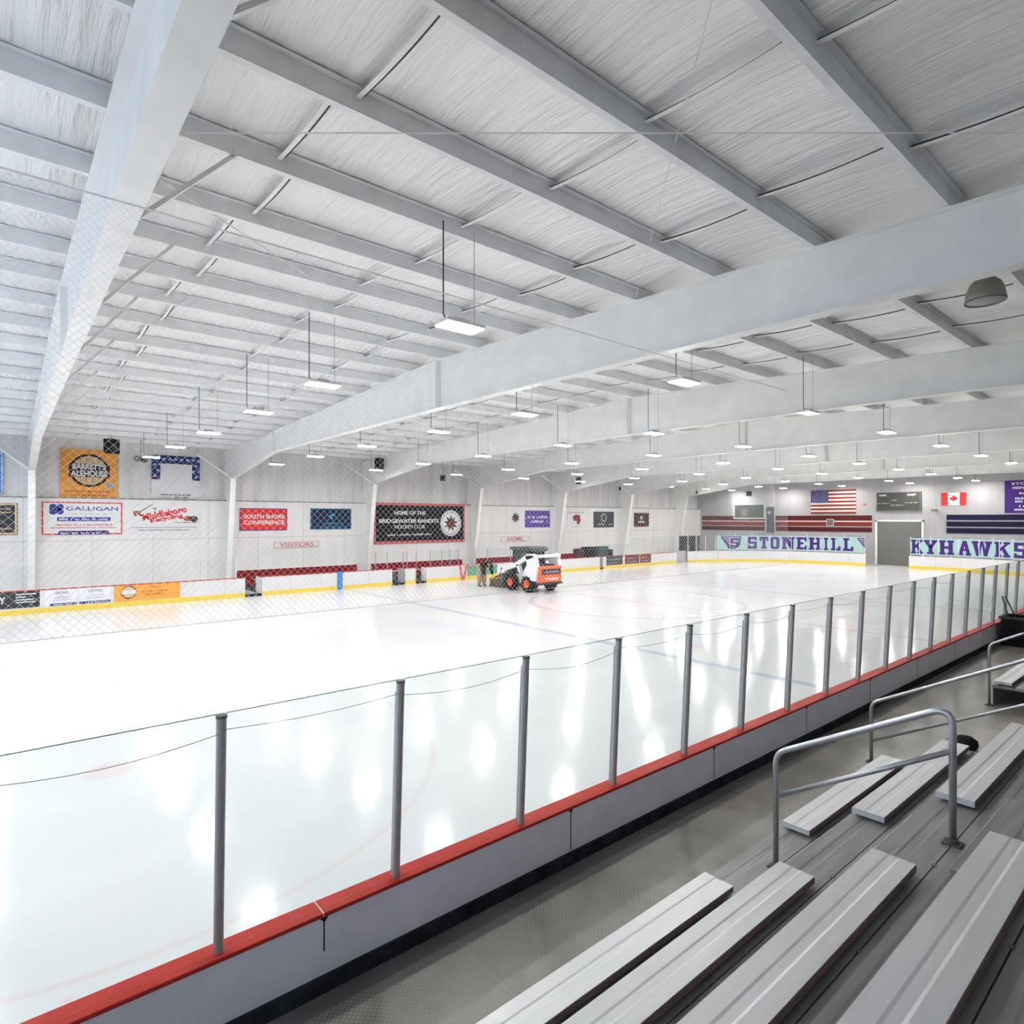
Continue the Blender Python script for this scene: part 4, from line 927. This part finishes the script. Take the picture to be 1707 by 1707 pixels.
# railings
def arc_pts(p0, p1, p2, r=.12, n=7):
    p0, p1, p2 = map(Vector, (p0, p1, p2)); a_ = (p0-p1).normalized(); b_ = (p2-p1).normalized(); s0, s1 = p1+a_*r, p1+b_*r
    return [s0.lerp(p1, t).lerp(p1.lerp(s1, t), t) for t in [i/n for i in range(n+1)]]
def rail(x0, z0, x1, z1, h0, h1, y, label, mid=(.37, .31), r=.022, both=True):
    e = empty('hand_rail', (x0, y, z0)); tag(e, label, 'railing')
    pts_ = [(x0, y, z0)]+arc_pts((x0, y, z0), (x0, y, h0), (x1, y, h1), .10)+(arc_pts((x0, y, h0), (x1, y, h1), (x1, y, z1), .16, 10) if both else [(x1, y, h1)])+([(x1, y, z1)] if both else [])
    MB().tube(pts_, r, 14).build('top_rail', pipe, e, smooth=True)
    MB().tube([(x0, y, h0-mid[0]), (x1, y, h1-mid[1])], r*.85, 12).build('mid_rail', pipe, e, smooth=True)
    for xx, zz in ((x0, z0), (x1, z1)):
        if xx == x1 and not both: continue
        MB().box(xx-.055, xx+.055, y-.05, y+.05, zz, zz+.012).build('base_plate', mat('base_plate', (.10,.10,.10), .5), e)
        MB().lathe([(r+.012,.012),(r+.012,.03),(r,.035)], (xx, y, zz), 14).build('collar', mat('base_plate', (.10,.10,.10)), [k for k in bpy.data.objects if k.parent == e and k.name.startswith('base_plate')][-1])
rail(-2.53, SZ[1]-.43, -1.27, SZ[3]-.43, 1.505, 2.20, 5.05, 'grey pipe hand rail in the near aisle between the benches', r=.0235)
rail(-3.22, .17, 1.2, SZ[5], .985, 3.35, 9.1, 'grey pipe hand rail rising behind the middle section', (.52, .52), both=True)
rail(-2.85, .17, 1.2, SZ[5], 1.26, 3.5, 13.5, 'grey pipe hand rail at the start of the far section', (.45, .45), both=True)
# black bin with sticks
e = empty('black_bin', (-3.5, 20.5, .17)); tag(e, 'black bin of sticks standing against the near boards at right', 'bin')
mb = MB(); mb.box(-4.02,-3.0,20.2,20.95,.17,.2); mb.box(-4.02,-3.99,20.2,20.95,.2,.9); mb.box(-3.03,-3.0,20.2,20.95,.2,.9); mb.box(-3.99,-3.03,20.2,20.23,.2,.9); mb.box(-3.99,-3.03,20.92,20.95,.2,.9); mb.build('tub', black, e)
mb = MB(); mb.box(-4.06,-3.98,20.15,20.99,.87,.93); mb.box(-3.04,-2.96,20.15,20.99,.87,.93); mb.box(-3.98,-3.04,20.15,20.23,.87,.93); mb.box(-3.98,-3.04,20.92,20.99,.87,.93); mb.build('rim', char, e)
for j, (x_, dx) in enumerate(((-3.95, -.12), (-3.75, -.25))):
    o = empty('hockey_stick', (x_, 20.5, .93)); tag(o, ('left' if j == 0 else 'right')+' dark hockey stick leaning in the black bin', 'stick')
    MB().beam((x_+.1, 20.5, .6), (x_+dx, 20.6, 1.42), .03, .02).build('shaft', char, o); MB().beam((x_+.1, 20.5, .6), (x_+.25, 20.5, .5), .03, .06).build('blade', char, o)
e = empty('black_bag', (-2.5, 10.7, .17)); tag(e, 'small black bag on the floor beyond the middle benches', 'bag')
mb = MB(); mb.lathe([(0,.0),(.13,.0),(.16,.05),(.15,.11),(.08,.16),(0,.17)], (-2.55,10.75,.17), 16); mb.build('body', black, e, smooth=True)
MB().tube([(-2.66,10.68,.26),(-2.74,10.6,.28),(-2.72,10.52,.18)], .012, 6).build('strap', greyv, e)

# ================================================================ SKID STEER (faces -X)
sk = empty('skid_steer', (-22.4, 19.9, 0)); tag(sk, 'white compact loader with orange rear door parked on the ice', 'vehicle')
X0, YN, YF = -22.4, 19.22, 20.66       # near and far wheel planes
wheel_m = None
def wheel(x, y, s_):
    R, Wd = .40, .27
    prof = [(.20,-Wd/2),(.34,-Wd/2),(R-.02,-Wd/2+.03),(R,-.06),(R,.06),(R-.02,Wd/2-.03),(.34,Wd/2),(.20,Wd/2)]
    t = MB().lathe(prof, (x, y, R), 28, 'y')
    for k in range(14):
        a_ = 2*PI*k/14
        for q, dy in ((0, -.07), (.5, .07)):
            b_ = a_+q*2*PI/14; c_, s2 = math.cos(b_), math.sin(b_)
            M = Matrix.Translation((x+c_*(R+.004), y+dy, R+s2*(R+.004))) @ Matrix.Rotation(-b_, 4, 'Y')
            t.box(-.02, .012, -.06, .06, -.03, .03, M)
    w_ = t.build('wheel', rubber, sk)
    ys_ = y-s_*.0
    MB().lathe([(0,-.02*s_),(.09,-.02*s_),(.12,.05*s_),(.20,.10*s_),(.215,.13*s_),(.20,.135*s_)], (x, y-.0, R), 24, 'y').build('rim', orange, w_)
    return w_
wheel(-23.0, YN, -1); wheel(-21.78, YN, -1); wheel(-23.0, YF, 1); wheel(-21.78, YF, 1)
mb = MB(); mb.prism([(-23.35,19.42,.32),(-21.2,19.42,.42),(-21.12,19.42,.62),(-21.2,19.42,.95),(-22.3,19.42,.9),(-23.3,19.42,.72)], (0,1.04,0)); mb.build('chassis', mat('loader_white', (.80,.80,.82), .4), sk)
lw = mat('loader_white', (.80,.80,.82))
for ya in (19.10, 20.55):
    mb = MB(); mb.prism([(-21.95,ya,.62),(-21.14,ya,.55),(-21.05,ya,1.2),(-21.25,ya,1.78),(-21.85,ya,1.74),(-21.75,ya,1.3),(-22.0,ya,1.0)], (0,.22,0)); mb.build('upright', lw, sk)
    mb = MB(); mb.prism([(-21.3,ya,1.85),(-21.75,ya,1.83),(-22.5,ya,1.42),(-23.55,ya,1.12),(-23.75,ya,.8),(-23.6,ya,.78),(-23.35,ya,.95),(-22.5,ya,1.18),(-21.9,ya,1.5),(-21.3,ya,1.68)], (0,.2,0))
    mb.build('lift_arm', lw, sk)
    mb = MB(); mb.prism([(-22.55,ya,1.3),(-22.35,ya,1.3),(-22.2,ya,.85),(-22.4,ya,.95)], (0,.18,0)); mb.build('arm_link', lw, sk)
    mb = MB(); mb.tube([(-21.5,ya+.1,1.1),(-22.3,ya+.1,1.35)], .035, 8); mb.build('cylinder', char, sk)
MB().box(-21.3, -21.12, 19.15, 20.75, 1.66, 1.80).build('cross_bar', lw, sk)
MB().box(-21.28, -21.15, 19.12, 19.30, 1.2, 1.7).build('rear_post', lw, sk); MB().box(-21.28, -21.15, 20.58, 20.76, 1.2, 1.7).build('rear_post', lw, sk)
d_ = MB().box(-21.16, -21.02, 19.2, 20.72, .46, 1.26).build('rear_door', orange, sk, bevel=.05)
P_R = lambda u, z, o=0: Vector((-21.02+o, u, z))
rect(MB(), P_R, 19.4, 20.62, .86, 1.12, .0, .012).build('grille', char, d_); mb = MB(); marks(mb, P_R, 19.5, 20.5, .93, .10, .014); mb.build('grille_mark', greyv, d_)
text('bobcat', P_R, 19.85, 20.5, .58, .74, .002, whitev, d_, name='lettering', bold=.03); poly(MB(), P_R, [(19.6,.72),(19.66,.6),(19.72,.58),(19.78,.72),(19.69,.68)], .002).build('emblem', whitev, d_)
MB().box(-21.3, -20.98, 19.25, 20.75, .38, .46).build('bumper', char, sk)
MB().box(-22.1, -21.2, 19.5, 20.4, .95, 1.32).build('engine_hood', char, sk)
cb = empty('cab', (-22.6, 19.9, .9)); cb.parent = sk; cb.matrix_parent_inverse = Matrix.Translation(-sk.location)
mb = MB()
for x_, y_ in ((-23.15,19.47),(-21.95,19.47),(-23.15,20.37),(-21.95,20.37)): mb.box(x_-.04, x_+.04, y_-.04, y_+.04, .7, 2.0)
mb.box(-23.2,-21.9,19.43,20.41,.7,.95)
o = mb.build('cab_frame', char); o.parent = cb; o.matrix_parent_inverse = Matrix.Translation(-Vector((-22.6,19.9,.9)))
mb = MB(); mb.prism([(-23.35,19.36,1.98),(-21.82,19.36,1.98),(-21.72,19.36,1.92),(-21.75,19.36,2.08),(-21.95,19.36,2.15),(-23.3,19.36,2.12)], (0,1.12,0)); o = mb.build('cab_roof', mat('roof_grey', (.10,.11,.11), .5)); o.parent = cb; o.matrix_parent_inverse = Matrix.Translation(-Vector((-22.6,19.9,.9)))
mb = MB(); mb.box(-23.1,-22.0,19.46,19.47,.95,1.98); mb.box(-23.1,-22.0,20.37,20.38,.95,1.98); mb.box(-23.16,-23.15,19.5,20.35,.95,1.98); mb.box(-21.96,-21.95,19.5,20.35,1.3,1.98)
o = mb.build('cab_mesh', cabglass); o.parent = cb; o.matrix_parent_inverse = Matrix.Translation(-Vector((-22.6,19.9,.9)))
mb = MB(); mb.box(-22.7,-22.2,19.7,20.15,.9,1.1); mb.box(-22.3,-22.15,19.7,20.15,1.0,1.6); o = mb.build('seat', black); o.parent = cb; o.matrix_parent_inverse = Matrix.Translation(-Vector((-22.6,19.9,.9)))
# attachment: ice planer box
mb = MB(); mb.box(-23.85,-23.72,19.2,20.6,.35,1.05); mb.beam((-23.7,19.45,1.0),(-23.55,19.45,.8),.1,.1); mb.tube([(-23.8,19.3,1.0),(-24.1,19.25,.55)], .05, 8); mb.tube([(-23.75,19.9,.9),(-24.1,19.9,.5)], .05, 8)
mb.build('coupler', mat('steel_dark', (.16,.15,.16), .5), sk)
pl = empty('ice_planer', (-24.5, 19.8, 0)); tag(pl, 'dirty brown planer box on the ice in front of the loader', 'planer')
mb = MB(); mb.prism([(-25.05,19.42,.0),(-23.9,19.42,.0),(-23.9,19.42,.16),(-25.05,19.42,.14)], (0,1.2,0)); mb.build('base_frame', mat('rusty_frame', (.14,.10,.08), .8), pl)
bm = MB(); N = 14; vs_ = []
for i in range(N+1):
    for j in range(9):
        u, v = i/N, j/8; x_ = -25.0+u*1.05; y_ = 19.45+v*1.1
        z_ = .14+(.5*math.sin(PI*min(1, max(0, u*.9+.1)))**.5)*math.sin(PI*(.08+.84*v))**.5+random.uniform(-.05, .05)
        vs_.append((x_, y_, z_))
bm.quads(vs_, [(i*9+j, (i+1)*9+j, (i+1)*9+j+1, i*9+j+1) for i in range(N) for j in range(8)])
for i in range(60):
    u = random.uniform(-24.95, -24.0); v = random.uniform(19.45, 20.4); zz = random.uniform(.15, .5); r_ = random.uniform(.03, .08)
    bm.lathe([(0,-r_),(r_,-r_*.3),(r_*.8,r_*.5),(0,r_)], (u, v, zz), 6)
bm.build('brown_heap', brown, pl)
mb = MB(); mb.box(-25.0,-23.95,19.38,19.42,.06,.42); mb.box(-25.0,-23.95,20.5,20.54,.06,.45); mb.build('side_plate', mat('rusty_frame', (.14,.10,.08)), pl)
MB().tube([(-24.6,19.38,.45),(-24.0,19.38,.5)], .02, 6).build('hose', tan, pl)

# ---------------------------------------------------------------- person bending over the planer (faces +X)
def skin_fig(name, verts, edges, radii, m_, parent, sub=2):
    me = bpy.data.meshes.new(name); me.from_pydata(verts, edges, []); o = link(name, me, m_, None)
    sm_ = o.modifiers.new('skin', 'SKIN')
    for i, r in enumerate(radii): me.skin_vertices[0].data[i].radius = (r, r) if not isinstance(r, tuple) else r
    me.skin_vertices[0].data[0].use_root = True; sm_.use_smooth_shade = True
    s2 = o.modifiers.new('sub', 'SUBSURF'); s2.levels = sub; s2.render_levels = sub
    if parent: o.parent = parent
    return o
px_, py_ = -25.35, 19.12
pe = empty('person', (px_, py_, 0)); pe.scale = (1.08, 1.08, 1.08); tag(pe, 'person in black jacket and tan trousers bending over beside the loader', 'person')
H_ = [(0,0,.92),(-.02,-.11,.86),(.02,-.13,.48),(-.03,-.13,.10),(.12,-.14,.05),
      (-.02,.11,.86),(.06,.13,.48),(.02,.13,.10),(.17,.14,.05),
      (.20,0,1.05),(.42,0,1.10),(.52,0,1.08),(.64,0,1.03),
      (.44,-.19,1.06),(.45,-.22,.78),(.52,-.20,.54),(.54,-.19,.45),
      (.44,.19,1.06),(.50,.22,.78),(.60,.20,.54),(.62,.19,.45)]
E_ = [(0,1),(1,2),(2,3),(3,4),(0,5),(5,6),(6,7),(7,8),(0,9),(9,10),(10,11),(11,12),(10,13),(13,14),(14,15),(15,16),(10,17),(17,18),(18,19),(19,20)]
Rr = [.13,.10,.075,.05,.04,.10,.075,.05,.04,.135,.15,.06,.05,.08,.055,.04,.03,.08,.055,.04,.03]
skin_fig('body', H_, E_, Rr, skin, pe)
L_ = [(0,0,.93),(-.02,-.11,.87),(.02,-.13,.48),(-.03,-.13,.09),(-.02,.11,.87),(.06,.13,.48),(.02,.13,.09)]
skin_fig('trousers', L_, [(0,1),(1,2),(2,3),(0,4),(4,5),(5,6)], [.18,.155,.125,.105,.155,.125,.105], tanp, pe)
J_ = [(.02,0,.96),(.20,0,1.06),(.42,0,1.11),(.44,-.19,1.07),(.45,-.22,.78),(.52,-.20,.55),(.44,.19,1.07),(.50,.22,.78),(.60,.20,.55),(.50,0,1.10)]
skin_fig('jacket', J_, [(0,1),(1,2),(2,3),(3,4),(4,5),(2,6),(6,7),(7,8),(2,9)], [.18,.195,.205,.125,.09,.065,.125,.09,.065,.11], black, pe)
for s_, ex in ((-1, 0), (1, .05)):
    b_ = MB().lathe([(0,0),(.06,0),(.07,.03),(.055,.10),(.05,.16)], (0,0,0), 12); b_.v = [(x*1.0+(.06 if z < .06 else 0)*(1 if x > 0 else 0)*1.6+ex-.02, y+s_*.13, z) for x, y, z in b_.v]
    o = b_.build('boot', mat('boot_brown', (.12,.07,.04), .7)); o.parent = pe
# head with hair and face, looking down
hd = MB().lathe([(.001,-.13),(.05,-.12),(.078,-.07),(.09,0),(.088,.05),(.06,.10),(.001,.125)], (0,0,0), 18)
Mh = Matrix.Translation((.72,0,.98)) @ Matrix.Rotation(math.radians(115), 4, 'Y')
hd.v = [tuple(Mh @ Vector(p)) for p in hd.v]
for p in ((.095,0,-.01),):
    c_ = Mh @ Vector(p); 
hd.box(.085,.115,-.012,.012,-.035,.005, Mh)
for s_ in (-1, 1): hd.box(-.015,.015,s_*.085-.008,s_*.085+.008,-.03,.02, Mh)
o = hd.build('head', skin, None, smooth=True); o.parent = pe
mb = MB()
for s_ in (-1, 1): mb.box(.082,.092,s_*.032-.010,s_*.032+.010,-.002,.010, Mh)
mb.box(.080,.088,-.022,.022,-.068,-.060, Mh); o = mb.build('eyes_and_mouth', char); o.parent = pe
hr = MB().lathe([(.092,-.02),(.100,.03),(.085,.09),(.05,.125),(.001,.14)], (0,0,0), 18); hr.v = [tuple(Mh @ Vector((x-.012, y, z))) for x, y, z in hr.v]; o = hr.build('hair', mat('dark_hair', (.03,.02,.015), .8), None, smooth=True); o.parent = pe
for s_, hx in ((-1, .545), (1, .625)):
    for f_ in range(5):
        if f_ < 4: pts_ = [(hx-.03+f_*.018, s_*.19, .43), (hx-.03+f_*.018+.004, s_*.19, .385-.004*abs(f_-1.5)), (hx-.03+f_*.018+.002, s_*.178, .355-.006*abs(f_-1.5))]
        else: pts_ = [(hx-.02, s_*.18, .455), (hx-.045, s_*.17, .425), (hx-.05, s_*.162, .40)]
        o = MB().tube(pts_, [.011,.010,.008], 7).build('finger', skin, None, smooth=True); o.parent = pe
bpy.context.view_layer.update()
